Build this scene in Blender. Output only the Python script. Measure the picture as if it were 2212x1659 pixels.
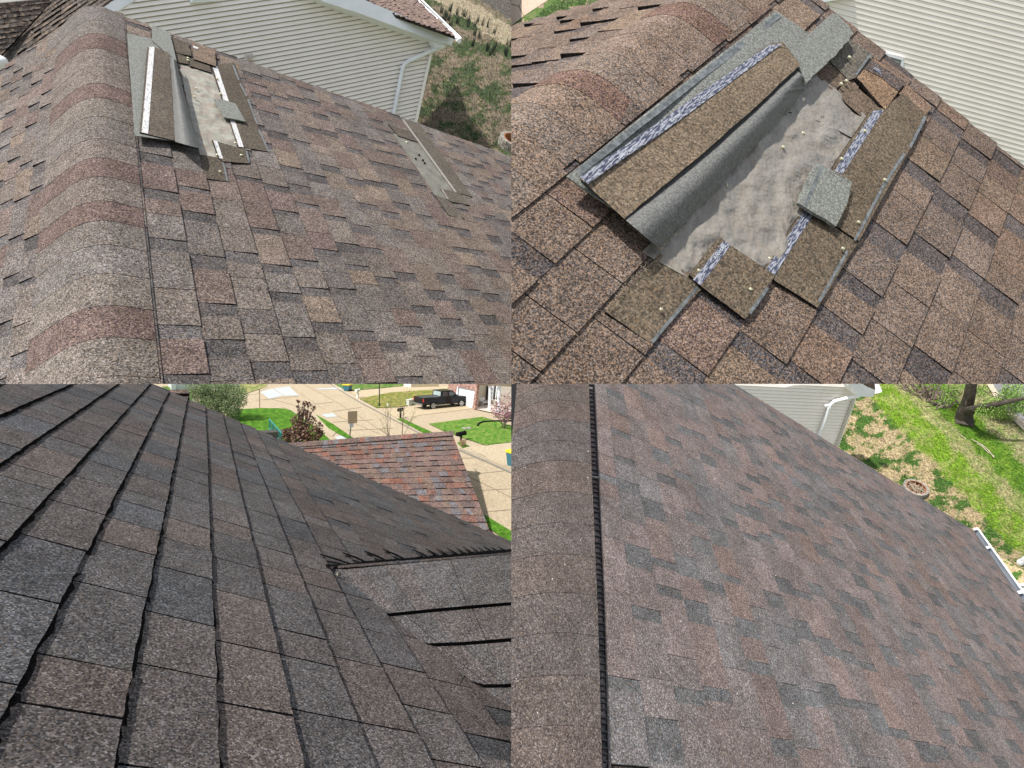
import bpy, bmesh, math, random
from mathutils import Vector, Matrix
from math import radians, sin, cos, pi
random.seed(7)
for o in list(bpy.data.objects): bpy.data.objects.remove(o)
SC = bpy.context.scene
COL = SC.collection
# ------------------------------------------------------------------ camera
F = 2300.0                       # focal length in layout units (picture is 4424 x 3318 units)
CAM = Vector((0, 0, 62))
R = Matrix.Rotation(radians(52), 3, 'X')
cd = bpy.data.cameras.new('camera'); cam = bpy.data.objects.new('camera', cd); COL.objects.link(cam)
cam.location = CAM; cam.rotation_euler = (radians(52), 0, 0)
cd.sensor_width = 36; cd.lens = 36 * F / 4424; cd.clip_start = 0.03; cd.clip_end = 3000
SC.camera = cam
# ------------------------------------------------------------------ world, sun, exposure
SUN = (R @ Vector((-0.42, 0.80, 0.50))).normalized()
w = bpy.data.worlds.new('World'); SC.world = w; w.use_nodes = True
nt = w.node_tree; nt.nodes.clear()
sky = nt.nodes.new('ShaderNodeTexSky'); sky.sky_type = 'NISHITA'; sky.sun_disc = False
sky.sun_elevation = math.asin(SUN.z); sky.sun_rotation = math.atan2(SUN.x, SUN.y)
bg = nt.nodes.new('ShaderNodeBackground'); bg.inputs[1].default_value = 0.125
wo = nt.nodes.new('ShaderNodeOutputWorld')
hs_ = nt.nodes.new('ShaderNodeHueSaturation'); hs_.inputs['Saturation'].default_value = .34
nt.links.new(sky.outputs[0], hs_.inputs['Color']); nt.links.new(hs_.outputs[0], bg.inputs[0]); nt.links.new(bg.outputs[0], wo.inputs[0])
sl = bpy.data.lights.new('sun', 'SUN'); sl.energy = 3.5; sl.angle = radians(1.5); sl.color = (1, 0.955, 0.89)
so = bpy.data.objects.new('sun', sl); COL.objects.link(so); so.rotation_euler = SUN.to_track_quat('Z', 'Y').to_euler()
so.location = CAM + SUN * 5
SC.view_settings.view_transform = 'Standard'; SC.view_settings.look = 'None'
SC.view_settings.exposure = 0.72; SC.view_settings.gamma = 1
# ------------------------------------------------------------------ layout helpers (camera frame -> world)
OFF = {'TL': (0, 0), 'TR': (2212, 0), 'BL': (0, 1659), 'BR': (2212, 1659)}
def ray(q, x, y):
    return Vector(((x + OFF[q][0] - 2212) / F, -(y + OFF[q][1] - 1659) / F, -1.0))
def pix(p):
    return (p.x / -p.z * F + 2212, -p.y / -p.z * F + 1659)
def W(p): return R @ p + CAM
class Plane:
    """affine plane: P(u,v,h) = o + u a + v b + h n (h in units of one shingle exposure)"""
    def __init__(s, o, a, b, hs=None, near=True):
        s.o, s.a, s.b = o.copy(), a.copy(), b.copy()
        s.n = a.cross(b).normalized()
        if s.n.dot(o) > 0: s.n = -s.n
        s.hs = hs if hs else a.length
    def P(s, u, v, h=0.0): return s.o + s.a * u + s.b * v + s.n * (h * s.hs)
    def at(s, q, x, y, h=0.0):
        r = ray(q, x, y); o = s.o + s.n * (h * s.hs)
        return r * (o.dot(s.n) / r.dot(s.n))
    def uv(s, q, x, y):
        p = s.at(q, x, y) - s.o
        aa, ab, bb = s.a.dot(s.a), s.a.dot(s.b), s.b.dot(s.b); pa, pb = p.dot(s.a), p.dot(s.b)
        d = aa * bb - ab * ab
        return ((pa * bb - pb * ab) / d, (pb * aa - pa * ab) / d)
def vp_plane(q, vpu, vpv, O, U, unit):
    a, b, t, r = ray(q, *vpu), ray(q, *vpv), ray(q, *O), ray(q, *U)
    # t + al a = k r
    c = a.cross(r); al = -(t.cross(r)).dot(c) / c.dot(c)
    A = a * al; B = b * (A.length / b.length); s = unit / A.length
    return Plane(t * s, A * s, B * s)
def tri_plane(q, p0, d0, p1, d1, p2, d2):
    o, a, b = ray(q, *p0) * d0, ray(q, *p1) * d1, ray(q, *p2) * d2
    return Plane(o, a - o, b - o, hs=1.0)
class Ground:
    def __init__(s, up, H): s.up = Vector(up).normalized(); s.H = H
    def at(s, q, x, y, h=0.0):
        r = ray(q, x, y); return r * (-(s.H - h) / r.dot(s.up))
# ------------------------------------------------------------------ mesh builder
class MB:
    def __init__(s): s.v = []; s.f = []; s.c = []; s.m = []
    def face(s, pts, col=(1, 1, 1), m=0):
        n = len(s.v); s.v += [Vector(p) for p in pts]; s.f.append(list(range(n, n + len(pts)))); s.c.append(col); s.m.append(m)
    def grid(s, rows, col=(1, 1, 1), m=0, cf=None):
        n = len(s.v); k = len(rows[0])
        for r in rows: s.v += [Vector(p) for p in r]
        for i in range(len(rows) - 1):
            for j in range(k - 1):
                s.f.append([n + i * k + j, n + i * k + j + 1, n + (i + 1) * k + j + 1, n + (i + 1) * k + j])
                s.c.append(cf(i, j) if cf else col); s.m.append(m)
    def prism(s, top, bot, col=(1, 1, 1), side=None, m=0, bottom=True, ms=None):
        side = side or col; k = len(top); ms = m if ms is None else ms
        s.face(top, col, m)
        if bottom: s.face(bot[::-1], side, ms)
        for i in range(k):
            j = (i + 1) % k
            s.face([bot[i], bot[j], top[j], top[i]], side, ms)
    def box(s, fr, x0, x1, y0, y1, z0, z1, col=(1, 1, 1), m=0):
        c = [fr(x, y, z) for z in (z0, z1) for y in (y0, y1) for x in (x0, x1)]
        for q_ in ((0, 2, 3, 1), (4, 5, 7, 6), (0, 1, 5, 4), (2, 6, 7, 3), (0, 4, 6, 2), (1, 3, 7, 5)):
            s.face([c[i] for i in q_], col, m)
    def tube(s, pts, rads, n=8, col=(1, 1, 1), m=0, cap=True):
        rings = []
        for i, p in enumerate(pts):
            p = Vector(p)
            d = (Vector(pts[min(i + 1, len(pts) - 1)]) - Vector(pts[max(i - 1, 0)])).normalized()
            x = d.orthogonal().normalized() if i == 0 else (px_ - d * px_.dot(d)).normalized()
            px_ = x; y = d.cross(x); r = rads[i] if isinstance(rads, (list, tuple)) else rads
            rings.append([p + (x * cos(2 * pi * k / n) + y * sin(2 * pi * k / n)) * r for k in range(n)])
        s.grid([r + [r[0]] for r in rings], col, m)
        if cap: s.face(rings[0][::-1], col, m); s.face(rings[-1], col, m)
    def build(s, name, mats, parent=None, q=None, smooth=False, weld=False, local=None):
        me = bpy.data.meshes.new(name)
        org = Vector((0, 0, 0))
        if parent is not None: org = parent.location.copy() if not parent.get('_org') else Vector(parent['_org'])
        wv = [W(p) for p in s.v]
        own = org
        if parent is None and local is not None: own = W(local)
        if parent is None and local is None:
            n = max(1, len(wv)); own = Vector((sum(p.x for p in wv) / n, sum(p.y for p in wv) / n, min(p.z for p in wv)))
        me.from_pydata([p - own for p in wv], [], s.f)
        mats = mats if isinstance(mats, (list, tuple)) else [mats]
        for mm in mats: me.materials.append(mm)
        me.polygons.foreach_set('material_index', s.m)
        at = me.color_attributes.new('Col', 'FLOAT_COLOR', 'CORNER')
        flat = []
        for f, c in zip(s.f, s.c):
            flat += [c[0], c[1], c[2], 1.0] * len(f)
        at.data.foreach_set('color', flat)
        bm = bmesh.new(); bm.from_mesh(me)
        if weld: bmesh.ops.remove_doubles(bm, verts=bm.verts, dist=1e-5)
        if q:
            kx = -3.3 / F
            for (no, left) in ((Vector((1, 0, kx)), q[1] == 'L'), (Vector((0, -1, 0)), q[0] == 'T')):
                wn = R @ no; co = CAM - own
                ds = [(v.co - co).dot(wn) for v in bm.verts]
                if not ds: break
                if (max(ds) > 0 if left else min(ds) < 0):
                    bmesh.ops.bisect_plane(bm, geom=bm.verts[:] + bm.edges[:] + bm.faces[:], dist=1e-6, plane_co=co, plane_no=wn,
                                           clear_outer=left, clear_inner=not left)
        bm.normal_update()
        if weld: bmesh.ops.recalc_face_normals(bm, faces=bm.faces)
        bm.to_mesh(me); bm.free()
        if smooth: me.polygons.foreach_set('use_smooth', [True] * len(me.polygons))
        if not len(me.polygons): return None
        o = bpy.data.objects.new(name, me); COL.objects.link(o)
        if parent is not None: o.parent = parent; o['_org'] = list(org)
        else: o.location = own; o['_org'] = list(own)
        return o
def thing(name, label, cat, base, group=None):
    o = bpy.data.objects.new(name, None); COL.objects.link(o); o.location = W(base); o.empty_display_size = .1
    o['label'] = label; o['category'] = cat
    if group: o['group'] = group
    return o
def tag(o, label=None, cat=None, group=None, kind=None):
    if o is None: return None
    if label: o['label'] = label
    if cat: o['category'] = cat
    if group: o['group'] = group
    if kind: o['kind'] = kind
    return o
# ------------------------------------------------------------------ 2D convex clipping
def clip(poly, p, q_, keep_left=True):
    out = []; n = len(poly)
    def sd(a): 
        d = (q_[0] - p[0]) * (a[1] - p[1]) - (q_[1] - p[1]) * (a[0] - p[0])
        return d if keep_left else -d
    for i in range(n):
        a, b = poly[i], poly[(i + 1) % n]; sa, sb = sd(a), sd(b)
        if sa >= 0: out.append(a)
        if (sa > 1e-12 and sb < -1e-12) or (sa < -1e-12 and sb > 1e-12):
            t = sa / (sa - sb); out.append((a[0] + (b[0] - a[0]) * t, a[1] + (b[1] - a[1]) * t))
    return out if len(out) > 2 else []
def area(p): return 0.5 * sum(p[i][0] * p[(i + 1) % len(p)][1] - p[(i + 1) % len(p)][0] * p[i][1] for i in range(len(p)))
def ccw(p): return p if area(p) > 0 else p[::-1]
def subtract(polys, hole):
    hole = ccw(hole); out = []
    hx = [p[0] for p in hole]; hy = [p[1] for p in hole]
    for po in polys:
        if max(p[0] for p in po) < min(hx) or min(p[0] for p in po) > max(hx) or max(p[1] for p in po) < min(hy) or min(p[1] for p in po) > max(hy):
            out.append(po); continue
        rest = po
        for i in range(len(hole)):
            if not rest: break
            a, b = hole[i], hole[(i + 1) % len(hole)]
            o_ = clip(rest, a, b, False)
            if o_ and abs(area(o_)) > 1e-5: out.append(o_)
            rest = clip(rest, a, b, True)
    return out
def inter(poly, conv):
    conv = ccw(conv)
    for i in range(len(conv)):
        if not poly: return []
        poly = clip(poly, conv[i], conv[(i + 1) % len(conv)], True)
    return poly
# ------------------------------------------------------------------ materials
def mat(name): 
    m = bpy.data.materials.new(name); m.use_nodes = True; n = m.node_tree; b = n.nodes['Principled BSDF']; return m, n, b
def N(nt, t, **k):
    n = nt.nodes.new(t)
    for a, v in k.items():
        if a.startswith('i_'):
            key = a[2:]; key = int(key) if key.isdigit() else key
            n.inputs[key].default_value = v
        else: setattr(n, a, v)
    return n
def ramp(nt, fac, stops, interp='LINEAR'):
    r = nt.nodes.new('ShaderNodeValToRGB'); r.color_ramp.interpolation = interp
    e = r.color_ramp.elements
    while len(e) < len(stops): e.new(0.5)
    for el, (p, c) in zip(e, stops):
        el.position = p; el.color = (c[0], c[1], c[2], 1) if isinstance(c, (tuple, list)) else (c, c, c, 1)
    nt.links.new(fac, r.inputs[0]); return r.outputs[0]
def mix(nt, a, b, fac, mode='MIX'):
    m = nt.nodes.new('ShaderNodeMix'); m.data_type = 'RGBA'; m.blend_type = mode
    for s_, v in ((m.inputs[0], fac), (m.inputs[6], a), (m.inputs[7], b)):
        if hasattr(v, 'links') or hasattr(v, 'is_linked'): nt.links.new(v, s_)
        else: s_.default_value = v if isinstance(v, float) else (v[0], v[1], v[2], 1)
    return m.outputs[2]
def granule_mat(name, scale, lo=0.42, hi=2.1, tint=(0.42, 0.30, 0.2), tintf=0.25, mott=0.25, rough=0.95, bump=0.35):
    """mineral granules: each cell its own tone round the tab's own colour (attribute Col)"""
    m, n, b = mat(name); tc = N(n, 'ShaderNodeTexCoord'); at = N(n, 'ShaderNodeAttribute', attribute_name='Col')
    vo = N(n, 'ShaderNodeTexVoronoi', i_Scale=scale); n.links.new(tc.outputs['Object'], vo.inputs['Vector'])
    sp = N(n, 'ShaderNodeSeparateColor'); n.links.new(vo.outputs['Color'], sp.inputs[0])
    f = ramp(n, sp.outputs[0], [(0, lo), (.32, lo * 1.35), (.5, .95), (.78, 1.15), (.9, hi * .75), (1, hi)])
    no = N(n, 'ShaderNodeTexNoise', i_Scale=scale * .045, i_Detail=5.0, i_Roughness=.7); n.links.new(tc.outputs['Object'], no.inputs['Vector'])
    f2 = ramp(n, no.outputs[0], [(.3, 1 - mott), (.7, 1 + mott)])
    no3 = N(n, 'ShaderNodeTexNoise', i_Scale=scale * .3, i_Detail=2.0, i_Roughness=.8); n.links.new(tc.outputs['Object'], no3.inputs['Vector'])
    f3 = ramp(n, no3.outputs[0], [(.32, .86), (.7, 1.14)])
    c = mix(n, at.outputs[0], f, 1.0, 'MULTIPLY'); c = mix(n, c, f2, 1.0, 'MULTIPLY'); c = mix(n, c, f3, 1.0, 'MULTIPLY')
    nb = N(n, 'ShaderNodeTexNoise', i_Scale=scale * .009, i_Detail=4.0, i_Roughness=.6); n.links.new(tc.outputs['Object'], nb.inputs['Vector'])
    fb = ramp(n, nb.outputs[0], [(.3, .84), (.7, 1.16)]); c = mix(n, c, fb, 1.0, 'MULTIPLY')
    t2 = ramp(n, sp.outputs[1], [(.72, 0.0), (.8, tintf)])
    tf = N(n, 'ShaderNodeMath', operation='MULTIPLY'); n.links.new(t2, tf.inputs[0])
    lum = N(n, 'ShaderNodeSeparateColor'); n.links.new(at.outputs[0], lum.inputs[0])
    l2 = N(n, 'ShaderNodeMath', operation='MULTIPLY', i_1=9.0, use_clamp=True); n.links.new(lum.outputs[0], l2.inputs[0]); n.links.new(l2.outputs[0], tf.inputs[1])
    c = mix(n, c, tint, tf.outputs[0])
    n.links.new(c, b.inputs['Base Color']); b.inputs['Roughness'].default_value = rough; b.inputs['Specular IOR Level'].default_value = .06
    if bump:
        bu = N(n, 'ShaderNodeBump', i_Strength=bump, i_Distance=.6 / scale); n.links.new(sp.outputs[0], bu.inputs['Height']); n.links.new(bu.outputs[0], b.inputs['Normal'])
    return m
def noise_mat(name, c1, c2, scale, rough=.8, detail=6.0, bump=0.0, c3=None, scale3=None, stretch=None, spec=.3, dist=.01, r0=.35, r1=.65, metal=0.0, useCol=False):
    m, n, b = mat(name); tc = N(n, 'ShaderNodeTexCoord'); src = tc.outputs['Object']
    if stretch:
        mp = N(n, 'ShaderNodeMapping'); mp.inputs['Scale'].default_value = stretch; n.links.new(src, mp.inputs[0]); src = mp.outputs[0]
    no = N(n, 'ShaderNodeTexNoise', i_Scale=scale, i_Detail=detail, i_Roughness=.65); n.links.new(src, no.inputs['Vector'])
    c = ramp(n, no.outputs[0], [(r0, c1), (r1, c2)])
    if c3:
        n3 = N(n, 'ShaderNodeTexNoise', i_Scale=scale3, i_Detail=3.0); n.links.new(src, n3.inputs['Vector'])
        f3 = ramp(n, n3.outputs[0], [(.48, 0.0), (.6, 1.0)]); c = mix(n, c, c3, f3)
    if useCol:
        at = N(n, 'ShaderNodeAttribute', attribute_name='Col'); c = mix(n, c, at.outputs[0], 1.0, 'MULTIPLY')
    n.links.new(c, b.inputs['Base Color']); b.inputs['Roughness'].default_value = rough; b.inputs['Specular IOR Level'].default_value = spec; b.inputs['Metallic'].default_value = metal
    if bump:
        bu = N(n, 'ShaderNodeBump', i_Strength=bump, i_Distance=dist); n.links.new(no.outputs[0], bu.inputs['Height']); n.links.new(bu.outputs[0], b.inputs['Normal'])
    return m
def flat_mat(name, c, rough=.5, metal=0.0, spec=.4):
    return noise_mat(name, tuple(x * .93 for x in c), tuple(min(1, x * 1.05) for x in c), 3.0, rough=rough, metal=metal, spec=spec)
# ------------------------------------------------------------------ shingle field generator
def in_view(q, pts, m=160):
    ox, oy = OFF[q]
    xs = []; ys = []
    for p in pts:
        if p.z > -0.02: return False
        x, y = pix(p); xs.append(x - ox); ys.append(y - oy)
    return not (max(xs) < -m or min(xs) > 2212 + m or max(ys) < -m or min(ys) > 1659 + m)
def shingles(mb, q, pl, ulo, uhi, vlo, vhi, pal, gapcol, tb=.035, tt=.035, tabw=(.7, 1.7), gapw=(.25, .8), gapp=.55, holes=(), outline=None,
             side=(.02, .018, .018), seed=1, jit=.012, rake=.06, thick=None, joint=.02, rough=0.0, foot_shade=None):
    rnd = random.Random(seed)
    def slab(poly, u0, h0, h1, base0, base1, col):
        # top height runs linearly from h0 at u0 to h1 at u0+1
        pieces = [poly]
        if outline: pieces = [inter(poly, outline)]; pieces = [p for p in pieces if p]
        for h in holes: pieces = subtract(pieces, h)
        for p in pieces:
            if len(p) < 3 or abs(area(p)) < 1e-4: continue
            top = [pl.P(a, b, h0 + (h1 - h0) * (a - u0)) for a, b in p]
            bot = [pl.P(a, b, base0 + (base1 - base0) * (a - u0)) for a, b in p]
            mb.prism(top, bot, col, side, bottom=False)
    for i in range(ulo, uhi):
        v = vlo + rnd.random(); off = rnd.uniform(-jit, jit)
        vmax = vhi + rnd.uniform(-rake, rake)
        while v < vmax:
            tw = rnd.uniform(*tabw); v1 = min(v + tw, vmax)
            base = pl.P(i, v); c4 = [pl.P(i, v), pl.P(i + 1, v), pl.P(i + 1, v1), pl.P(i, v1)]
            isgap = rnd.random() < gapp
            gw = rnd.uniform(*gapw) if isgap else joint
            v2 = min(v1 + gw, vmax)
            col = rnd.choice(pal); k = rnd.uniform(.88, 1.12); col = tuple(c * k for c in col)
            if in_view(q, c4):
                e = 1 + off + rnd.uniform(-jit, jit) * .5
                b0, b1 = 0.0, tb
                lift = rnd.uniform(.75, 1.3)
                # base ply
                kg = rnd.uniform(.85, 1.2); gc = tuple(c * kg for c in gapcol) if isgap else side
                slab([(i - .03, v - .01), (i + e - .004, v - .01), (i + e - .004, v2 + .01), (i - .03, v2 + .01)], i, b0, b1, -.05, -.05, gc)
                # raised tab
                ns = 7 if rough else 1
                edge = [(i + e + (rnd.uniform(-rough, rough) if 0 < k_ < ns else 0), v + (v1 - v) * k_ / ns) for k_ in range(ns + 1)]
                if foot_shade:  # black strip painted at the butt foot to deepen its shadow line
                    tw_ = foot_shade * max(0.15, min(1, (5.5 - i) / 6))
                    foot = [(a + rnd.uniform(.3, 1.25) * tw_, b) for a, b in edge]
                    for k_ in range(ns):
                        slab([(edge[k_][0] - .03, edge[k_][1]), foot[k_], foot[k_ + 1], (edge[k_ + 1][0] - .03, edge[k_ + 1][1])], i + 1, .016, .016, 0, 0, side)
                slab([(i - .03, v)] + edge + [(i - .03, v1)], i, b0 + tt * .3, b1 + tt * lift, b0 - .01, b1 - .01, col)
            v = v2
from mathutils import noise as mno
# ================================================================== planes of the four roofs
ST, SB, UN = 2.0, 0.5, .143     # the two upper roofs stand further off than the two lower ones
PTL = vp_plane('TL', (4900, 1650), (390, -1350), (690, 1570), (895, 1570), UN * ST)
PTR = vp_plane('TR', (53836.7, 43417), (2966.7, -1461.4), (408.4, 1300), (620.9, 1467.6), UN * ST)
PBL = vp_plane('BL', (8048.5, 3254), (873.7, -246.6), (586.7, 1120), (916.1, 1214.2), UN * SB)
PBR = vp_plane('BR', (4618, 2014.9), (242, -1400), (408.8, 1400), (567.6, 1423.2), UN * SB)
def up_of(nx, ny): return Vector((-nx / F, ny / F, 1)).normalized()
UP = {'TL': up_of(-1122, 2241), 'TR': up_of(521, 2390), 'BL': Vector((.029, .994, .109)).normalized(), 'BR': up_of(335, 2933)}
# ------------------------------------------------------------------ materials
M_tan = granule_mat('weathered_granules', 125, lo=.34, hi=2.3, bump=.45)
M_tan2 = granule_mat('weathered_granules_coarse', 160, lo=.36, hi=2.4, bump=.5, tint=(.45, .28, .17), tintf=.4)
M_dark = granule_mat('dark_granules', 640, lo=.42, hi=2.5, tint=(.22, .17, .13), tintf=.35, bump=.5)
M_dark2 = granule_mat('dark_granules_red', 640, lo=.45, hi=2.3, tint=(.25, .18, .13), tintf=.35, bump=.4)
M_head = granule_mat('headlap_granules', 110, lo=.5, hi=1.9, tint=(.3, .2, .12), tintf=.35, bump=.4, mott=.12)
M_back = noise_mat('asphalt_backing', (.10, .102, .09), (.17, .172, .155), 30, rough=.8, bump=.5, dist=.01, c3=(.24, .25, .23), scale3=75, detail=9)
M_roll = noise_mat('curled_backing', (.075, .075, .072), (.13, .13, .122), 40, rough=.62, bump=.4, dist=.006, detail=9, c3=(.165, .165, .158), scale3=90)
M_feltl = noise_mat('pale_felt', (.22, .21, .18), (.34, .33, .28), 5.5, rough=.62, bump=.8, dist=.03, detail=3, c3=(.27, .23, .19), scale3=9.0, r0=.38, r1=.62)
M_felt = noise_mat('felt_underlayment', (.185, .17, .148), (.235, .217, .19), 6, rough=.5, bump=1.0, dist=.045, detail=3, c3=(.215, .19, .16), scale3=9.0, r0=.36, r1=.64, spec=.45)
def streak_mat(name, pl, c1, c2, su, sv, r0, r1, rough=.35):
    m, n, b = mat(name); tc = N(n, 'ShaderNodeTexCoord'); d = (R @ pl.b).normalized(); e = (R @ pl.n).cross(d).normalized()
    cb = N(n, 'ShaderNodeCombineXYZ')
    for k, (v, sc) in enumerate(((d, su), (e, sv))):
        dp = N(n, 'ShaderNodeVectorMath', operation='DOT_PRODUCT'); n.links.new(tc.outputs['Object'], dp.inputs[0]); dp.inputs[1].default_value = v * sc; n.links.new(dp.outputs['Value'], cb.inputs[k])
    no = N(n, 'ShaderNodeTexNoise', i_Scale=1.0, i_Detail=3.0, i_Roughness=.6, i_Distortion=.4); n.links.new(cb.outputs[0], no.inputs['Vector'])
    c = ramp(n, no.outputs[0], [(r0, c1), (r1, c2)]); n.links.new(c, b.inputs['Base Color']); b.inputs['Roughness'].default_value = rough; return m
M_film = streak_mat('release_film', PTR, (.045, .05, .085), (.32, .33, .37), 18, 115, .48, .54)
M_filmw = streak_mat('release_film_white', PTL, (.20, .20, .25), (.58, .57, .55), 14, 70, .36, .44)
M_seal = noise_mat('sealant_strip', (.075, .083, .085), (.17, .185, .19), 26, rough=.4, r0=.4, r1=.6)
M_tar_shade = flat_mat('asphalt_edge_shade', (.008, .008, .009), 1.0, spec=0.0)  # asphalt edges, and black sheets painted in for shade
M_nail = flat_mat('galvanised_nail', (.62, .6, .42), .35, .6)
M_sid = noise_mat('vinyl_siding', (.83, .78, .71), (.88, .83, .77), 3.0, rough=.5, useCol=True)
M_white = flat_mat('white_trim', (.82, .84, .88), .4)
M_glass = flat_mat('window_glass', (.16, .19, .18), .08, spec=.8)
M_blk = flat_mat('black_plastic', (.008, .008, .009), .6, spec=.15)
M_far = granule_mat('far_granules', 22, lo=.6, hi=1.6, bump=0)
# ------------------------------------------------------------------ small builders
def pp(mb, pl, q, poly, h, t, col=(1, 1, 1), side=None, rag=0.0, seg=0, rnd=random, hf=None, m=0, ms=None):
    """flat piece lying on plane pl at height h, thickness t (units of exposure); outline given in layout units"""
    P = []
    n = len(poly)
    for i in range(n):
        a, b = poly[i], poly[(i + 1) % n]; k = max(1, seg)
        for j in range(k):
            f = j / k; r_ = rag if (j or rag) else 0
            P.append((a[0] + (b[0] - a[0]) * f + rnd.uniform(-r_, r_), a[1] + (b[1] - a[1]) * f + rnd.uniform(-r_, r_)))
    H = [(h + (hf(x, y) if hf else 0)) for x, y in P]
    top = [pl.at(q, x, y, hh) for (x, y), hh in zip(P, H)]
    bot = [p - pl.n * (t * pl.hs) for p in top]
    mb.prism(top, bot, col, side or col, m=m, ms=ms)
def sheet(mb, pl, q, poly, n, hf, col=(1, 1, 1), cf=None):
    """undulating sheet clipped to a convex outline"""
    poly = ccw(poly); xs = [p[0] for p in poly]; ys = [p[1] for p in poly]
    x0, x1, y0, y1 = min(xs), max(xs), min(ys), max(ys)
    for i in range(n):
        for j in range(n):
            c = [(x0 + (x1 - x0) * (i + a) / n, y0 + (y1 - y0) * (j + b) / n) for a, b in ((0, 0), (1, 0), (1, 1), (0, 1))]
            c = inter(c, poly)
            if len(c) > 2: mb.face([pl.at(q, x, y, hf(x, y)) for x, y in c], cf(*c[0]) if cf else col)
def strip(mb, pl, q, e0, e1, n, m_, hf, col=(1, 1, 1), rag=0.0, seed=3):
    """surface between two px polylines e0,e1 with cross-profile height hf(s,t)"""
    rn = random.Random(seed); rows = []
    def L(e, t):
        k = (len(e) - 1) * t; i = min(int(k), len(e) - 2); f = k - i
        return (e[i][0] + (e[i + 1][0] - e[i][0]) * f, e[i][1] + (e[i + 1][1] - e[i][1]) * f)
    for i in range(n + 1):
        t = i / n; a, b = L(e0, t), L(e1, t); r = []
        ja = rn.uniform(-rag, rag); jb = rn.uniform(-rag, rag)
        for j in range(m_ + 1):
            s = j / m_; r.append(pl.at(q, a[0] + (b[0] - a[0]) * s + jb * s + ja * (1 - s), a[1] + (b[1] - a[1]) * s + jb * s, hf(s, t)))
        rows.append(r)
    mb.grid(rows, col)
    return rows
def nail(pl, q, x, y, parent, h=.2, r=6.5, mat_=None):
    mb = MB(); c = pl.at(q, x, y, h); rr = r * -c.z / F
    ax = pl.a.normalized(); ay = pl.n.cross(ax)
    ring = lambda z, k: [c + (ax * cos(2 * pi * i / 10) + ay * sin(2 * pi * i / 10)) * rr * k + pl.n * z for i in range(10)]
    a, b, d = ring(-rr * .9, 1), ring(0, 1), ring(rr * .25, .75)
    mb.grid([a + [a[0]], b + [b[0]], d + [d[0]]]); mb.face(d)
    return mb.build('nail', mat_ or M_nail, parent, q)
def vnoise(x, y, z=0.0): return mno.noise((x, y, z))
def siding(mb, pl, q, outline, vmax, lap=.035, sub=2, col=(1, 1, 1), gr=.16, groove_shade=(.55, .53, .5)):
    """lap boards: u along the board, one unit of v per board, outline in layout units"""
    poly = ccw([pl.uv(q, *p) for p in outline]); vs = [p[1] for p in poly]; us = [p[0] for p in poly]
    v = math.floor(min(vs))
    while v < max(vs):
        for k in range(sub):
            va, vb = v + k / sub, v + (k + 1) / sub; vm = vb - gr / sub
            for (y0, y1, h0, h1, cc) in ((va, vm, lap * .3, lap, col), (vm, vb, -lap * .6, -lap * .6, groove_shade)):  # groove strips coloured darker to stand in for the shade between laps
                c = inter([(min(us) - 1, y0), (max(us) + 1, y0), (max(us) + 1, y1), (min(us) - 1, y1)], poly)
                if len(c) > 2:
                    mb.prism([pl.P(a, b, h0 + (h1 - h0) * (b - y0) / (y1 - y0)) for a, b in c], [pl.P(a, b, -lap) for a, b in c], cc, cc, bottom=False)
        v += 1
def board(mb, pl, q, poly, h, t, col=(1, 1, 1)): pp(mb, pl, q, poly, h, t, col)
def tubepx(mb, q, pts, r, n=8, m=0, col=(1, 1, 1)):
    """pts: (x,y,depth); r radius in metres (or list)"""
    mb.tube([ray(q, x, y) * d for x, y, d in pts], r, n, col, m)
def leaves(mb, c, rad, n, size, cols, rnd, squash=1.0, up=Vector((0, 1, 0)), core=.35):
    for _ in range(n):
        d = Vector((rnd.gauss(0, 1), rnd.gauss(0, 1), rnd.gauss(0, 1))).normalized() * rad * (core + (1 - core) * rnd.random() ** .5)
        p = c + d; s = size * rnd.uniform(.6, 1.4)
        a = Vector((rnd.gauss(0, 1), rnd.gauss(0, 1), rnd.gauss(0, 1))).normalized(); b = a.orthogonal().normalized()
        e = a.cross(b)
        mb.face([p - b * s, p + e * s * .55, p + b * s, p - e * s * .55], rnd.choice(cols))
def leaf_mat(name):
    m, n, b = mat(name); at = N(n, 'ShaderNodeAttribute', attribute_name='Col')
    n.links.new(at.outputs[0], b.inputs['Base Color']); b.inputs['Roughness'].default_value = .6
    return m
M_leaf = leaf_mat('foliage'); M_paint = leaf_mat('painted_surface'); 
M_bark = noise_mat('bark', (.035, .028, .022), (.09, .075, .06), 6, rough=.95, bump=.8, dist=.05)
def ground_mat(name, fs, amp=.5, rough=1.0):
    m, n, b = mat(name); tc = N(n, 'ShaderNodeTexCoord'); at = N(n, 'ShaderNodeAttribute', attribute_name='Col')
    a = N(n, 'ShaderNodeTexNoise', i_Scale=fs, i_Detail=8.0, i_Roughness=.75); n.links.new(tc.outputs['Object'], a.inputs['Vector'])
    f = ramp(n, a.outputs[0], [(.25, 1 - amp), (.5, 1.0), (.75, 1 + amp)]); c = mix(n, at.outputs[0], f, 1.0, 'MULTIPLY')
    a2 = N(n, 'ShaderNodeTexNoise', i_Scale=fs * 4, i_Detail=4.0, i_Roughness=.8); n.links.new(tc.outputs['Object'], a2.inputs['Vector'])
    f2 = ramp(n, a2.outputs[0], [(.3, .62), (.7, 1.4)]); c = mix(n, c, f2, 1.0, 'MULTIPLY')
    n.links.new(c, b.inputs['Base Color']); b.inputs['Roughness'].default_value = rough; b.inputs['Specular IOR Level'].default_value = .1
    bu = N(n, 'ShaderNodeBump', i_Strength=.8, i_Distance=.25 / fs); n.links.new(a.outputs[0], bu.inputs['Height']); n.links.new(bu.outputs[0], b.inputs['Normal'])
    return m
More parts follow.
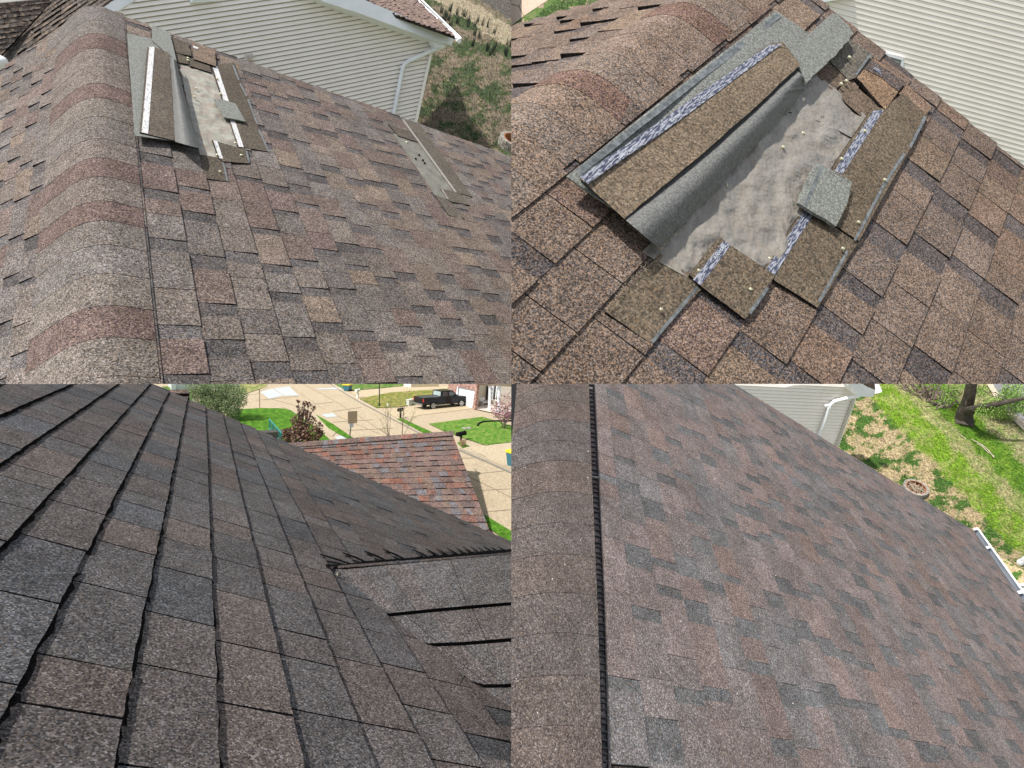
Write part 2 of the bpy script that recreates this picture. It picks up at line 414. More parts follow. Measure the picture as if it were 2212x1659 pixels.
def tufts(q, g, name, n, region, size, cf, label, seed=5, mat_=None):
    rn = random.Random(seed); mb = MB(); up = g.up
    for _ in range(n):
        x, y = region(rn); 
        if x is None: continue
        p = g.at(q, x, y); s = size * rn.uniform(.5, 1.5); c = cf(x, y, rn)
        if c is None: continue
        for k in range(4):
            t = rn.random() * 6.28; d = (up.orthogonal().normalized()); e = up.cross(d); dd = d * cos(t) + e * sin(t)
            w_ = dd.cross(up) * s * .16; tip = p + up * s + dd * s * rn.uniform(.3, 1.1)
            mb.face([p - w_, p + w_, tip], tuple(v * rn.uniform(.7, 1.3) for v in c))
    o = mb.build(name, mat_ or M_leaf, None, q); tag(o, label, 'grass', kind='stuff'); return o
def gsheet(q, g, x0, x1, y0, y1, nx, ny, cf, name, m, kind='structure', hf=None):
    mb = MB(); rows = []
    for j in range(ny + 1):
        y = y0 + (y1 - y0) * j / ny
        rows.append([g.at(q, x0 + (x1 - x0) * i / nx, y, hf(x0 + (x1 - x0) * i / nx, y) if hf else 0) for i in range(nx + 1)])
    # per-vertex style colour through faces
    mb.grid(rows, cf=lambda j, i: cf(x0 + (x1 - x0) * (i + .5) / nx, y0 + (y1 - y0) * (j + .5) / ny))
    o = mb.build(name, m, None, q); tag(o, kind=kind); return o
def gpoly(q, g, poly, h, name, m, col=(1, 1, 1), kind='structure', label=None, cat=None):
    mb = MB(); mb.face([g.at(q, x, y, h) for x, y in poly], col); o = mb.build(name, m, None, q)
    tag(o, label, cat, kind=kind); return o
# ================================================================== base ground far below, out to the horizon
gm = noise_mat('field_grass', (.07, .10, .03), (.16, .15, .07), .15, rough=1, bump=.3, dist=.3)
me = bpy.data.meshes.new('ground'); me.from_pydata([(-1500, -1500, 0), (1500, -1500, 0), (1500, 1500, 0), (-1500, 1500, 0)], [], [(0, 1, 2, 3)]); me.materials.append(gm)
go = bpy.data.objects.new('ground', me); COL.objects.link(go); tag(go, kind='structure')
# ================================================================== UPPER LEFT: weathered tan roof, whole slope
PALT = [(.150, .128, .112)] * 3 + [(.162, .125, .10)] * 2 + [(.135, .122, .113)] * 3 + [(.145, .108, .095)] * 2 + [(.19, .145, .11)] + [(.118, .108, .103)] * 2 + [(.118, .082, .076)] + [(.128, .09, .08)]
def soften(pal, k, tint=(.97, 1.0, 1.05)):
    m_ = [sum(c[i] for c in pal) / len(pal) for i in range(3)]
    return [tuple((c[i] + (m_[i] - c[i]) * k) * tint[i] for i in range(3)) for c in pal]
PALT = soften(PALT, .3)
GAPT = (.084, .080, .083)
SIDE = (.016, .015, .015)
q = 'TL'
rakeTL = PTL.uv(q, 510, 65)[1]
roof = thing('shingle_roof', 'weathered tan and brown shingle roof missing shingles in two spots, before the beige siding wall', 'roof', PTL.P(3, 2, -6))
felt1 = [(757, 262), (812, 268), (915, 305), (1035, 632), (1045, 662), (935, 690), (855, 670), (820, 500)]
felt2 = [(1697, 575), (1808, 604), (1972, 834), (1943, 868), (1878, 842)]
holes = [ccw([PTL.uv(q, *p) for p in f]) for f in (felt1, felt2)]
mb = MB(); vlo = PTL.uv(q, 690, 1659)[1] - 2
shingles(mb, q, PTL, 0, 44, vlo, rakeTL, PALT, GAPT, holes=holes, seed=11, side=SIDE, tb=.026, tt=.034, rake=.09, gapp=.6, tabw=(.75, 1.9), gapw=(.3, .75))
slope = mb.build('shingle_slope', M_tan, roof, q)
# first narrow course under the cap
mb = MB(); rn = random.Random(3); v = vlo
while v < rakeTL:
    L_ = rn.uniform(.5, 1.1); c = rn.choice(PALT) if rn.random() < .5 else GAPT
    mb.prism([PTL.P(-.35, v, .03), PTL.P(.02, v, .045), PTL.P(.02, v + L_, .045), PTL.P(-.35, v + L_, .03)], [PTL.P(-.35, v, 0), PTL.P(.02, v, 0), PTL.P(.02, v + L_, 0), PTL.P(-.35, v + L_, 0)], c, SIDE); v += L_
mb.build('starter_course', M_tan, roof, q)
# left slope, falling away on the far side of the ridge
RC = lambda v, pl=PTL: pl.P(-1.35, v, .10)
dl = ray(q, -6500, 4700).normalized() * PTL.a.length * .75
PTLl = Plane(RC(0) + dl * 2.5 - PTL.n * (.36 * PTL.hs), dl, PTL.b)
if PTLl.n.dot(PTL.n) < 0: PTLl.n = -PTLl.n
mb = MB()
shingles(mb, q, PTLl, 0, 14, vlo - 1, rakeTL, PALT, GAPT, seed=5, side=SIDE, tb=.04, tt=.06, gapp=.55)
mb.build('shingle_slope', M_tan, roof, q)
def fold(A, B_, C_, k=.5, up_=.10, na=5, nb=8):
    Mp = B_ + (B_ - (A + C_) * .5) * up_; a1, c1 = A.lerp(Mp, k), C_.lerp(Mp, k)
    pts = [A.lerp(a1, i / na) for i in range(na)]
    for i in range(nb + 1):
        t = i / nb; pts.append(a1 * (1 - t) ** 2 + Mp * 2 * t * (1 - t) + c1 * t ** 2)
    return pts + [c1.lerp(C_, (i + 1) / na) for i in range(na)]
# ridge cap: overlapping curved pieces, each its own tone
def ridge_caps(name, q, pl, pll, crest, uR, uL, cuts, tones, m, parent, n=14, th=.012, hr=.06, hl=.08, bulge=.0, nosec=None):
    mb = MB(); k = 0
    for v, nx_ in zip(cuts, cuts[1:]):
        col = tones(v, k); e = nx_ + (.03 if nx_ != cuts[-1] else 0)
        def row(v, dh):
            A, B_, C_ = pl.P(uR, v, hr + dh), crest(v) + (pl.n * (bulge + dh) * pl.hs), pll.P(uL, v, hl + dh)
            return fold(A, B_, C_)
        r0, r1 = row(v, th), row(e, 0)
        mb.grid([r0, r1], col)
        d = [p - pl.n * th * pl.hs * 1.3 for p in r0]; mb.grid([d, r0], nosec or tuple(c * .8 for c in col))
        # edge thickness on the right
        mb.face([r0[0], r1[0], r1[0] - pl.n * .06 * pl.hs, r0[0] - pl.n * .05 * pl.hs], tuple(c * .5 for c in col))
        mb.face([r0[-1], r1[-1], r1[-1] - pl.n * .06 * pl.hs, r0[-1] - pl.n * .05 * pl.hs], tuple(c * .5 for c in col))
        k += 1
    return mb.build(name, m, parent, q, smooth=False)
vat = lambda y: PTL.uv(q, 515 + .086 * (y - 80), y)[1]
ycuts = [65, 130, 187, 252, 330, 403, 465, 545, 640, 722, 802, 905, 988, 1090, 1210, 1345, 1478, 1640, 1900]
vcuts = sorted([vat(y) for y in ycuts[1:]] + [rakeTL]); redv = [vat(y) for y in (252, 465, 802, 988, 1478)]
def tone_tl(v, k):
    rn = random.Random(k * 7 + 1); base = rn.choice([(.140, .126, .118), (.145, .128, .116), (.138, .124, .117), (.142, .122, .112), (.136, .125, .121)])
    if any(abs(v - r) < .02 for r in redv): return (.116, .084, .079)
    return base
ridge_caps('ridge_cap', q, PTL, PTLl, RC, -.04, .1, vcuts, tone_tl, M_tan, roof)
# felt where shingles are missing
def feltsheet(q, pl, poly, parent, amp=.035, n=46, sc=90.0, seed=0.0, m_=None):
    mb = MB(); sheet(mb, pl, q, poly, n, lambda x, y: .0 + amp * (vnoise(x / sc, y / sc, seed) + .5 * vnoise(x / sc * 2.3, y / sc * 2.3, seed + 4) + 1))
    o = mb.build('felt_underlayment', m_ or (M_felt if q == 'TR' else M_feltl), parent, q, smooth=True, weld=True); return o
feltsheet(q, PTL, felt1, roof, sc=45); feltsheet(q, PTL, felt2, roof, sc=40, m_=noise_mat('old_felt', (.13, .125, .105), (.185, .178, .15), 6, rough=.7, bump=.8, dist=.03))
M_seal2 = noise_mat('faded_film', (.16, .145, .125), (.36, .34, .30), 45, rough=.6)
HEAD = (.085, .075, .062); KH = .62
def piece(name, q, pl, poly, h, t, m, parent, col=HEAD, side=SIDE, rag=0, seg=1, hf=None, smooth=False, label=None):
    h *= KH; t *= KH
    mb = MB(); pp(mb, pl, q, poly, h, t, col, side, rag=rag, seg=seg, rnd=random.Random(len(poly) + int(poly[0][0])), hf=hf); o = mb.build(name, m, parent, q)
    if label and o: o['label'] = label
    return o
e = piece('uncovered_shingle', q, PTL, [(911, 284), (1013, 270), (1160, 655), (1053, 636), (1027, 632)], .12, .07, M_head, roof)
piece('release_film', q, PTL, [(918, 286), (939, 286), (1053, 636), (1032, 634)], .128, .01, M_filmw, e)
for a, b in (((1004, 282), (1028, 345)), ((1034, 360), (1062, 415)), ((1068, 430), (1108, 535)), ((1115, 560), (1158, 655))):
    piece('sealant_strip', q, PTL, [a, (a[0] + 7, a[1]), (b[0] + 7, b[1]), b], .128, .01, M_seal, e)
e = piece('uncovered_shingle', q, PTL, [(915, 604), (939, 611), (1065, 648), (1081, 706), (964, 697), (944, 683)], .16, .07, M_head, roof)
piece('release_film', q, PTL, [(922, 606), (939, 611), (964, 685), (948, 683)], .17, .01, M_filmw, e)
piece('sealant_strip', q, PTL, [(1062, 652), (1069, 654), (1081, 702), (1073, 702)], .17, .01, M_seal, e)
e = piece('uncovered_shingle', q, PTL, [(862, 667), (929, 678), (966, 685), (990, 786), (885, 769)], .10, .07, M_head, roof)
piece('sealant_strip', q, PTL, [(958, 690), (965, 690), (987, 782), (979, 782)], .11, .01, M_seal, e)
for x, y in ((813, 249), (813, 259), (939, 338), (955, 403), (848, 380), (842, 416), (1018, 616), (939, 667), (951, 739), (1044, 669)):
    nail(PTL, q, x, y, roof, .15, 5)
# broken tabs above the hole
piece('broken_tab', q, PTL, [(757, 226), (810, 247), (815, 277), (764, 268)], .16, .09, M_head, roof)
piece('broken_tab', q, PTL, [(820, 252), (905, 279), (914, 314), (820, 284)], .16, .09, M_head, roof)
piece('broken_tab', q, PTL, [(738, 160), (815, 185), (826, 243), (755, 225)], .20, .06, M_head, roof, rag=2, seg=3)
piece('lifted_shingle', q, PTL, [(826, 178), (928, 218), (934, 286), (838, 255)], .27, .09, M_tan, roof, col=(.165, .125, .10))
piece('release_film', q, PTL, [(836, 197), (857, 205), (853, 212), (832, 203)], .29, .01, M_filmw, roof)
# second bare patch
e = piece('uncovered_shingle', q, PTL, [(1745, 516), (1810, 531), (2042, 850), (1975, 832)], .13, .08, M_head, roof, col=(.10, .092, .08))
piece('release_film', q, PTL, [(1738, 516), (1745, 516), (1974, 830), (1966, 830)], .18, .05, M_seal2, e)
piece('broken_tab', q, PTL, [(1677, 534), (1722, 552), (1800, 575), (1802, 612), (1720, 586)], .15, .10, M_head, roof, col=(.085, .075, .065))
e = piece('uncovered_shingle', q, PTL, [(1903, 815), (1985, 831), (2030, 886), (1945, 870)], .15, .06, M_head, roof, col=(.10, .092, .08))
piece('release_film', q, PTL, [(1905, 816), (1912, 818), (1940, 862), (1933, 860)], .16, .01, M_seal2, e)
piece('uncovered_shingle', q, PTL, [(1880, 845), (1945, 868), (2008, 945), (1940, 930)], .10, .06, M_head, roof, col=(.10, .092, .08))
for x, y in ((1758, 613), (1812, 668), (1797, 684), (1836, 703), (1828, 690)): nail(PTL, q, x, y, roof, .1, 4.5, M_tar_shade if x != 1758 else None)
# loose pieces lying on the roof
def loose(name, label, group=None): 
    def f(o): tag(o, label, 'torn shingle', group); return o
    return f
G1 = 'torn shingles lying on the roof'
o = piece('flipped_shingle', q, PTL, [(549, 144), (603, 156), (659, 167), (735, 236), (745, 420), (738, 606), (582, 585)], .24, .05, M_back, None, col=(1, 1, 1), hf=lambda x, y: .12 * (y - 144) / 440)
tag(o, 'grey backed shingle flipped over under the white striped strip on the upper left roof', 'torn shingle', G1)
o = piece('flipped_shingle', q, PTL, [(659, 109), (733, 139), (762, 262), (757, 270), (731, 238), (656, 172)], .36, .05, M_back, None, col=(1, 1, 1), rag=1, seg=3)
tag(o, 'short grey flipped shingle sticking up topmost by the upper left siding wall', 'torn shingle', G1)
t = thing('shingle_strip', 'brown shingle strip with a long white stripe lying on the grey flipped shingle, upper left', 'torn shingle', PTL.at(q, 690, 400, .3), G1)
piece('strip_body', q, PTL, [(636, 205), (668, 202), (731, 228), (757, 608), (603, 571)], .50, .06, M_head, t, col=(.10, .088, .075))
piece('release_film', q, PTL, [(645, 202), (668, 202), (640, 577), (612, 571)], .52, .015, M_filmw, t)
mb = MB(); strip(mb, PTL, q, [(733, 242), (745, 420), (756, 612)], [(762, 262), (778, 335), (820, 500), (860, 640)], 26, 10, lambda s, t_: .30 + .34 * sin(pi * min(1, s * .92)) , rag=1.5)
o = mb.build('curled_shingle', M_roll, None, q, smooth=True); tag(o, 'dark grey shingle curled lengthwise beside the bare felt, upper left roof', 'torn shingle', G1)
o = piece('shingle_scrap', q, PTL, [(923, 426), (965, 430), (1006, 443), (1018, 447), (1062, 524), (967, 506)], .32, .09, M_back, None, col=(.8, .85, .85), rag=1, seg=2)
tag(o, 'small grey square scrap lying across the white strip on the upper left roof', 'shingle scrap')
# ------------------------------------------------------------------ neighbour's house behind (upper left)
KT = .68
WTL = Plane(ray(q, 470, 150) * (17 * KT), (ray(q, 1470, 0) * (19.5 * KT) - ray(q, 470, 150) * (17 * KT)), (ray(q, 540, 677) * (18.15 * KT) - ray(q, 470, 150) * (17 * KT)) / 24.5, hs=1.0)
if WTL.n.dot(WTL.o) > 0: WTL.n = -WTL.n
house = thing('siding_house', 'beige siding gable house with white trim and a bent white downspout behind the tan roof', 'house', WTL.at(q, 1790, 540))
mb = MB(); siding(mb, WTL, q, [(440, 60), (560, -60), (1330, -60), (1560, 40), (1864, 178), (1864, 229), (1796, 540), (900, 300), (440, 90)], 0, lap=.05, sub=1, gr=.2, groove_shade=(.84, .82, .78))
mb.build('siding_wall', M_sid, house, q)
mb = MB(); board(mb, WTL, q, [(1858, 226), (1869, 228), (1802, 534), (1790, 534)], .09, .1); mb.build('corner_trim', M_sid, house, q)
mb = MB(); board(mb, WTL, q, [(1280, -65), (1380, -80), (1962, 158), (1951, 196), (1888, 180), (1548, 56), (1400, 8)], .5, .1); mb.build('bargeboard', M_white, house, q)
mb = MB(); board(mb, WTL, q, [(1280, -60), (1400, 5), (1864, 172), (1864, 165), (1400, -6)], .42, .4); mb.build('soffit', M_white, house, q)
mb = MB(); board(mb, WTL, q, [(440, 38), (500, -3), (575, -30), (590, -5), (497, 56)], .5, .1); mb.build('bargeboard', M_white, house, q)
mb = MB(); board(mb, WTL, q, [(1862, 166), (1888, 173), (1953, 194), (1884, 207)], .38, .3); mb.build('eave_box', M_white, house, q)
mb = MB(); mb.tube([WTL.at(q, x, y, h) for x, y, h in ((1922, 198, .35), (1851, 226, .15), (1765, 263, .1), (1745, 280, .1), (1738, 300, .1), (1697, 510, .1))], .052, 8); dsp = mb.build('downspout', M_white, house, q, smooth=True)
mb = MB(); mb.tube([WTL.at(q, 1727, 288, .08), WTL.at(q, 1741, 291, .08)], .03, 5); mb.build('bracket', M_white, dsp, q)
# its roof: right part with gutter
NR = tri_plane(q, (1390, -40), 19 * KT, (1960, 158), 20.2 * KT, (1790, 0), 24 * KT)
NRu = Plane(NR.o, (NR.at(q, 1962, 159) - NR.o) / 26.0, (NR.at(q, 1790, -5) - NR.at(q, 1962, 159)) / 22, hs=.3)
def small_roof(q, pl, quad, nrow, ncol, pal, m, parent, name='shingle_slope', th=.02, seed=1, side=SIDE, jit=.25, swap=False):
    """shingles on a quad given in layout units: rows from edge 0-1 down to edge 3-2"""
    A, B_, C_, D_ = [pl.at(q, *p) for p in quad]; rn = random.Random(seed); mb = MB()
    n_ = pl.n
    hh = th
    for i in range(nrow):
        a0, a1 = i / nrow, (i + 1) / nrow
        def pt(s, t, h): return A.lerp(B_, s).lerp(D_.lerp(C_, s), t) + n_ * h
        s = -rn.random() / ncol
        while s < 1:
            e_ = min(s + rn.uniform(.5, 1.6) / ncol, 1.0); s0 = max(s, 0)
            c = rn.choice(pal); k = rn.uniform(.9, 1.1); c = tuple(x * k for x in c); lift = hh * rn.choice((1, 1, 1.5, .7))
            top = [pt(s0, a0, 0), pt(e_, a0, 0), pt(e_, a1, lift), pt(s0, a1, lift)]; bot = [pt(s0, a0, -hh), pt(e_, a0, -hh), pt(e_, a1, -hh), pt(s0, a1, -hh)]
            mb.prism(top, bot, c, side, bottom=False); s = e_
    return mb.build(name, m, parent, q)
PALN = [(.16, .115, .10), (.15, .11, .098), (.17, .125, .11), (.14, .105, .095)]
small_roof(q, NR, [(1790, -5), (1380, -50), (1390, -42), (1966, 160)][:0] or [(1378, -60), (1795, -60), (1795, -5), (1378, -48)], 2, 20, PALN, M_far, house)
mb = MB()
A_, B_, C_ = NR.at(q, 1380, -52), NR.at(q, 1788, -8), NR.at(q, 1968, 160)
rn = random.Random(8); nr = 26
for i in range(nr):
    # courses run parallel to the gutter; they shorten towards the gutter corner
    f0, f1 = i / nr, (i + 1) / nr
    a0, b0 = A_.lerp(C_, f0), A_.lerp(B_, 0).lerp(B_, f0); a1, b1 = A_.lerp(C_, f1), A_.lerp(B_, f1)
    m_ = 14; s = 0.0
    while s < 1:
        e_ = min(1, s + rn.uniform(.04, .12)); c = rn.choice(PALN); k = rn.uniform(.9, 1.1)
        l_ = rn.choice((.02, .035, .05))
        mb.prism([a0.lerp(b0, s), a0.lerp(b0, e_), a1.lerp(b1, e_) + NR.n * l_, a1.lerp(b1, s) + NR.n * l_], [a0.lerp(b0, s) - NR.n * .05, a0.lerp(b0, e_) - NR.n * .05, a1.lerp(b1, e_) - NR.n * .05, a1.lerp(b1, s) - NR.n * .05], tuple(x * k for x in c), (.03, .025, .024), bottom=False); s = e_
mb.build('shingle_slope', M_far, house, q)
mb = MB(); g0, g1 = NR.at(q, 1786, -14), NR.at(q, 1974, 166)
for k, (o1, o2) in enumerate(((0, .03), (.10, .13))):
    mb.tube([g0 + Vector((o1 * 1.6, 0, 0)), g1 + Vector((o1 * 1.1, 0, 0))], .022, 6)
mb.tube([g0 + Vector((.06, -.07, 0)), g1 + Vector((.06, -.07, 0))], .055, 8); mb.build('gutter', M_white, house, q)
# left part of the neighbour's roof and its cross gable (seen over the ridge, far left)
PALG = [(.10, .085, .076), (.115, .098, .088), (.09, .078, .07), (.12, .10, .09)]
NL = tri_plane(q, (0, 245), 12, (215, 18), 12.5, (560, -60), 12.7)
PALG2 = [tuple(v * .85 for v in c) for c in PALG]
def slanted(q, pl, outline, o, udir, vdir, pal, m, parent, seed, lift=.03, name='shingle_slope', tw=(.8, 2.2)):
    """courses: o origin px, udir px = one step along course, vdir px = one course down"""
    O = pl.at(q, *o); a = pl.at(q, o[0] + udir[0], o[1] + udir[1]) - O; b = pl.at(q, o[0] + vdir[0], o[1] + vdir[1]) - O
    pg = Plane(O, a, b, hs=1.0); poly = ccw([pg.uv(q, *p) for p in outline]); us = [p[0] for p in poly]; vs = [p[1] for p in poly]
    rn = random.Random(seed); mb = MB(); v = math.floor(min(vs))
    while v < max(vs):
        u = min(us) - rn.random()
        while u < max(us):
            e_ = u + rn.uniform(*tw); c = inter([(u, v), (e_, v), (e_, v + 1), (u, v + 1)], poly)
            if len(c) > 2:
                l_ = lift * rn.choice((.5, 1, 1.6)); col = rn.choice(pal); k = rn.uniform(.9, 1.1)
                mb.prism([pg.P(x, y, l_ * (y - v)) for x, y in c], [pg.P(x, y, -.05) for x, y in c], tuple(z * k for z in col), (.012, .011, .011), bottom=False)
            u = e_
        v += 1
    return mb.build(name, m, parent, q)
slanted(q, NL, [(-60, 300), (215, 10), (260, -60), (620, -60), (480, 60), (20, 420), (-60, 400)], (100, 200), (22, -15), (4, 19), PALG, M_far, house, 4, lift=.018)
NL2 = tri_plane(q, (0, 245), 12, (215, 18), 12.5, (-60, 60), 11.9)
slanted(q, NL2, [(-80, 30), (0, 22), (212, 4), (222, 14), (0, 245), (-80, 330)], (0, 60), (16, -1.8), (1, 22), [(.12, .10, .088), (.10, .088, .08), (.115, .085, .076), (.135, .115, .10)], M_far, house, 6, lift=.018, tw=(.7, 1.7))
mb = MB(); mb.face([NL.at(q, x, y, -.12) for x, y in ((-80, 20), (215, -10), (230, -60), (620, -60), (480, 60), (20, 420), (-80, 420))], (.09, .08, .07)); mb.build('roof_deck', M_far, house, q)
mb = MB(); a, b = NL2.at(q, -60, 36), NL2.at(q, 214, 10)
for k in range(16):
    c = random.Random(k).choice([(.14, .115, .095), (.12, .10, .09), (.13, .09, .08)]); p0, p1 = a.lerp(b, k / 16), a.lerp(b, (k + 1) / 16)
    u_ = NL2.at(q, 0, 0) - NL2.at(q, 0, 24)
    mb.prism([p0 - u_ * .5, p1 - u_ * .5, p1 + u_ * .5 + NL2.n * .03, p0 + u_ * .5 + NL2.n * .03], [p0 - u_ * .5 - NL2.n * .03, p1 - u_ * .5 - NL2.n * .03, p1 + u_ * .5 - NL2.n * .03, p0 + u_ * .5 - NL2.n * .03], c, SIDE)
mb.build('ridge_cap', M_far, house, q)
# wall vent box on the siding and the window edge at the top
def vbox(x0, y0, x1, y1, name, m):
    mb = MB(); board(mb, WTL, q, [(x0, y0 + 3), (x1, y0), (x1 + 2, y1 - 3), (x0 + 2, y1)], .12, .15)
    board(mb, WTL, q, [(x0 + 5, y0 + 7), (x1 - 4, y0 + 4), (x1 - 2, y1 - 7), (x0 + 6, y1 - 4)], .16, .05)
    for k in range(4): board(mb, WTL, q, [(x0 + 8, y0 + 12 + 5 * k), (x1 - 7, y0 + 10 + 5 * k), (x1 - 7, y0 + 12 + 5 * k), (x0 + 8, y0 + 14 + 5 * k)], .19, .03)
    return mb.build(name, m, house, q)
vbox(1058, 228, 1090, 264, 'wall_vent', flat_mat('vent_cover', (.60, .54, .50)))
mb = MB(); board(mb, WTL, q, [(820, -60), (925, -60), (926, 4), (820, 12)], .12, .13); board(mb, WTL, q, [(830, -60), (915, -60), (915, -4), (830, 3)], .15, .05); mb.build('window', M_white, house, q)
# white pipe at the left edge
PIP = 9.0
mb = MB(); c = ray(q, -14, 262) * PIP; upv = UP[q]
mb.tube([c - upv * .8, c - upv * .02, c + upv * .04, c + upv * .075, c + upv * .085], [.15, .15, .14, .08, .001], 16); o = mb.build('vent_pipe', flat_mat('white_pipe', (.8, .8, .8)), None, q, smooth=True)
tag(o, 'white round capped pipe at the far left edge beyond the tan ridge', 'pipe')
# ------------------------------------------------------------------ ground, upper left
GTL = Ground(UP[q], 6.9)
def gcolTL(x, y):
    s = vnoise(x / 90, y / 60, 2) + .6 * vnoise(x / 30, y / 22, 5) + .4 * vnoise(x / 10, y / 8, 9)
    band = (y - .62 * (x - 1900)); straw = max(0, 1 - abs(band + 28) / 62)
    if straw > .25 + .25 * s and x > 1880 and y < 230: return (.33, .28, .19)
    if band < -105 + 10 * s: return (.11, .10, .085)
    if s > .22: return (.06, .085, .035)
    if s > -.02: return (.105, .11, .055)
    return (.19, .155, .105)
M_g = ground_mat('lawn', 3.0, .45)
gsheet(q, GTL, 1300, 2600, -260, 760, 150, 120, gcolTL, 'yard_ground', M_g)
def regTL(rn): return rn.uniform(1780, 2212), rn.uniform(-10, 640)
def tcTL(x, y, rn):
    c = gcolTL(x, y)
    return tuple(v * rn.uniform(.7, 1.2) for v in c)
tufts(q, GTL, 'grass', 16000, regTL, .045, tcTL, 'patchy green and straw grass beside the beige house')
rn = random.Random(4); mb = MB()
for _ in range(60):
    x, y = rn.uniform(1900, 2205), rn.uniform(40, 270); 
    if abs(y - .62 * (x - 1900) - 60) > 70: continue
    p = GTL.at(q, x, y)
    for k in range(16):
        d = Vector((rn.uniform(-1, 1), rn.uniform(-1, 1), rn.uniform(-1, 1))) * .06; mb.face([p + d - Vector((.012, 0, 0)), p + d + Vector((.012, 0, 0)), p + d * 1.6 + GTL.up * rn.uniform(.25, .5)], (.05, .07, .05))
o = mb.build('tall_weeds', M_leaf, None, q); tag(o, 'scattered upright dark green weeds on the upper left slope', 'weeds', kind='stuff')
def fire_ring(q, g, x, y, r, hgt, label, n=14, inner=(.16, .06, .03), fill=True, cat='fire pit', tilt=None):
    c = g.at(q, x, y); up = g.up; ex = (Vector((1, 0, 0)) - up * up.x).normalized(); ey = up.cross(ex)
    t = thing('fire_pit', label, cat, c)
    for L_ in range(3):
        mb = MB(); z0, z1 = hgt * L_ / 3, hgt * (L_ + 1) / 3 - .01
        for k in range(n):
            a0 = 2 * pi * (k + .5 * (L_ % 2)) / n + .02; a1 = a0 + 2 * pi / n - .04
            f = lambda a, rr, z: c + ex * cos(a) * rr + ey * sin(a) * rr + up * z
            ro, ri = r, r * .8
            top = [f(a0, ri, z1), f(a0, ro, z1), f(a1, ro, z1), f(a1, ri, z1)]; bot = [f(a0, ri, z0), f(a0, ro, z0), f(a1, ro, z0), f(a1, ri, z0)]
            kk = random.Random(k + L_ * 31).uniform(.85, 1.15); mb.prism(top, bot, (.27 * kk, .25 * kk, .215 * kk))
        mb.build('block_ring', noise_mat('paver', (.75, .75, .75), (1.2, 1.2, 1.2), 12, rough=.9, useCol=True), t, q)
    mb = MB(); rows = [[c + ex * cos(2 * pi * k / 28) * r * .78 + ey * sin(2 * pi * k / 28) * r * .78 + up * z for k in range(29)] for z in (.02, hgt * .97)]
    mb.grid(rows); mb.grid([rows[1], [c + ex * cos(2 * pi * k / 28) * r * .72 + ey * sin(2 * pi * k / 28) * r * .72 + up * hgt * .97 for k in range(29)]]); mb.build('rusty_liner', flat_mat('rust', (.30, .11, .045), .9), t, q)
    mb = MB(); mb.face([c + ex * cos(2 * pi * k / 20) * r * .76 + ey * sin(2 * pi * k / 20) * r * .76 + up * (hgt * .25) for k in range(20)]); mb.build('ash_bed', flat_mat('ash', (.05, .045, .04), 1), t, q)
    return t, c, ex, ey, up
fire_ring(q, GTL, 2222, 640, .60, .30, 'round paver block fire pit cut by the right edge of the upper left picture')
# ================================================================== UPPER RIGHT: close view of the bare patch
q = 'TR'
rakeTR = PTR.uv(q, 1330, 0)[1]
roofR = thing('shingle_roof', 'tan brown shingle roof seen close with one large bare felt patch full of nails', 'roof', PTR.P(2, 2, -6))
feltR = [(1300, 310), (1400, 385), (1552, 520), (1110, 1190), (895, 1275), (560, 1090)]
PALR = [tuple(v * .84 for v in c) for c in [(.165, .125, .10)] * 3 + [(.15, .118, .098)] * 3 + [(.14, .115, .10)] * 2 + [(.19, .14, .10), (.145, .10, .082), (.12, .10, .09), (.17, .115, .085)]]
PALR = soften(PALR, .25, (.96, 1.0, 1.06)); GAPR = (.072, .067, .07)
mb = MB(); vlo = PTR.uv(q, 0, 1659)[1] - 14
shingles(mb, q, PTR, -3, 14, -16, rakeTR, PALR, GAPR, holes=[ccw([PTR.uv(q, *p) for p in feltR])], seed=23, side=SIDE, tb=.022, tt=.03, rake=.05, gapp=.55, tabw=(.8, 1.6), gapw=(.35, .8))
mb.build('shingle_slope', M_tan2, roofR, q)
feltsheet(q, PTR, feltR, roofR, amp=.075, n=84, sc=95, seed=7)
# ridge cap and far slope
capR = PTR.uv(q, 870, 190)[0]
capR = PTR.uv(q, 500, 510)[0]
RCR = lambda v: PTR.P(capR - 1.2, v, .02)
dlr = (RCR(1) - RCR(1)); 
g_ = PTR.a.normalized(); hlen = PTR.a.length
dlr = (PTR.a * -1).normalized() * hlen * .6 - PTR.n * (hlen * .62)
PTRl = Plane(RCR(0) + dlr * .9, dlr, PTR.b); 
if PTRl.n.dot(PTR.n) < 0: PTRl.n = -PTRl.n
mb = MB(); shingles(mb, q, PTRl, 0, 12, -18, rakeTR, PALR, GAPR, seed=9, side=SIDE, tb=.06, tt=.09, gapp=.5)
mb.build('shingle_slope', M_tan2, roofR, q)
vR = lambda x, y: PTR.uv(q, x, y)[1]
def edR(x):
    P_ = [(-400, 1330), (0, 960), (250, 740), (500, 510), (870, 190), (1010, 58), (1200, -125)]
    for (x0, y0), (x1, y1) in zip(P_, P_[1:]):
        if x <= x1: return vR(x, y0 + (y1 - y0) * (x - x0) / (x1 - x0))
xc = [-400, -240, -110, 10, 135, 250, 365, 468, 548, 650, 762, 866, 932, 1020, 1110]
cutsR = [edR(x) for x in xc]; cutsR = [c for c in cutsR if c < rakeTR - .1] + [rakeTR]
def tone_tr(v, k):
    rn = random.Random(k * 5 + 2)
    return (.118, .078, .068) if xc[k] in (468, 866) else rn.choice([(.155, .12, .098), (.150, .118, .10), (.138, .115, .10)])
ridge_caps('ridge_cap', q, PTR, PTRl, RCR, capR, .1, cutsR, tone_tr, M_tan2, roofR, th=.010, hr=.04)
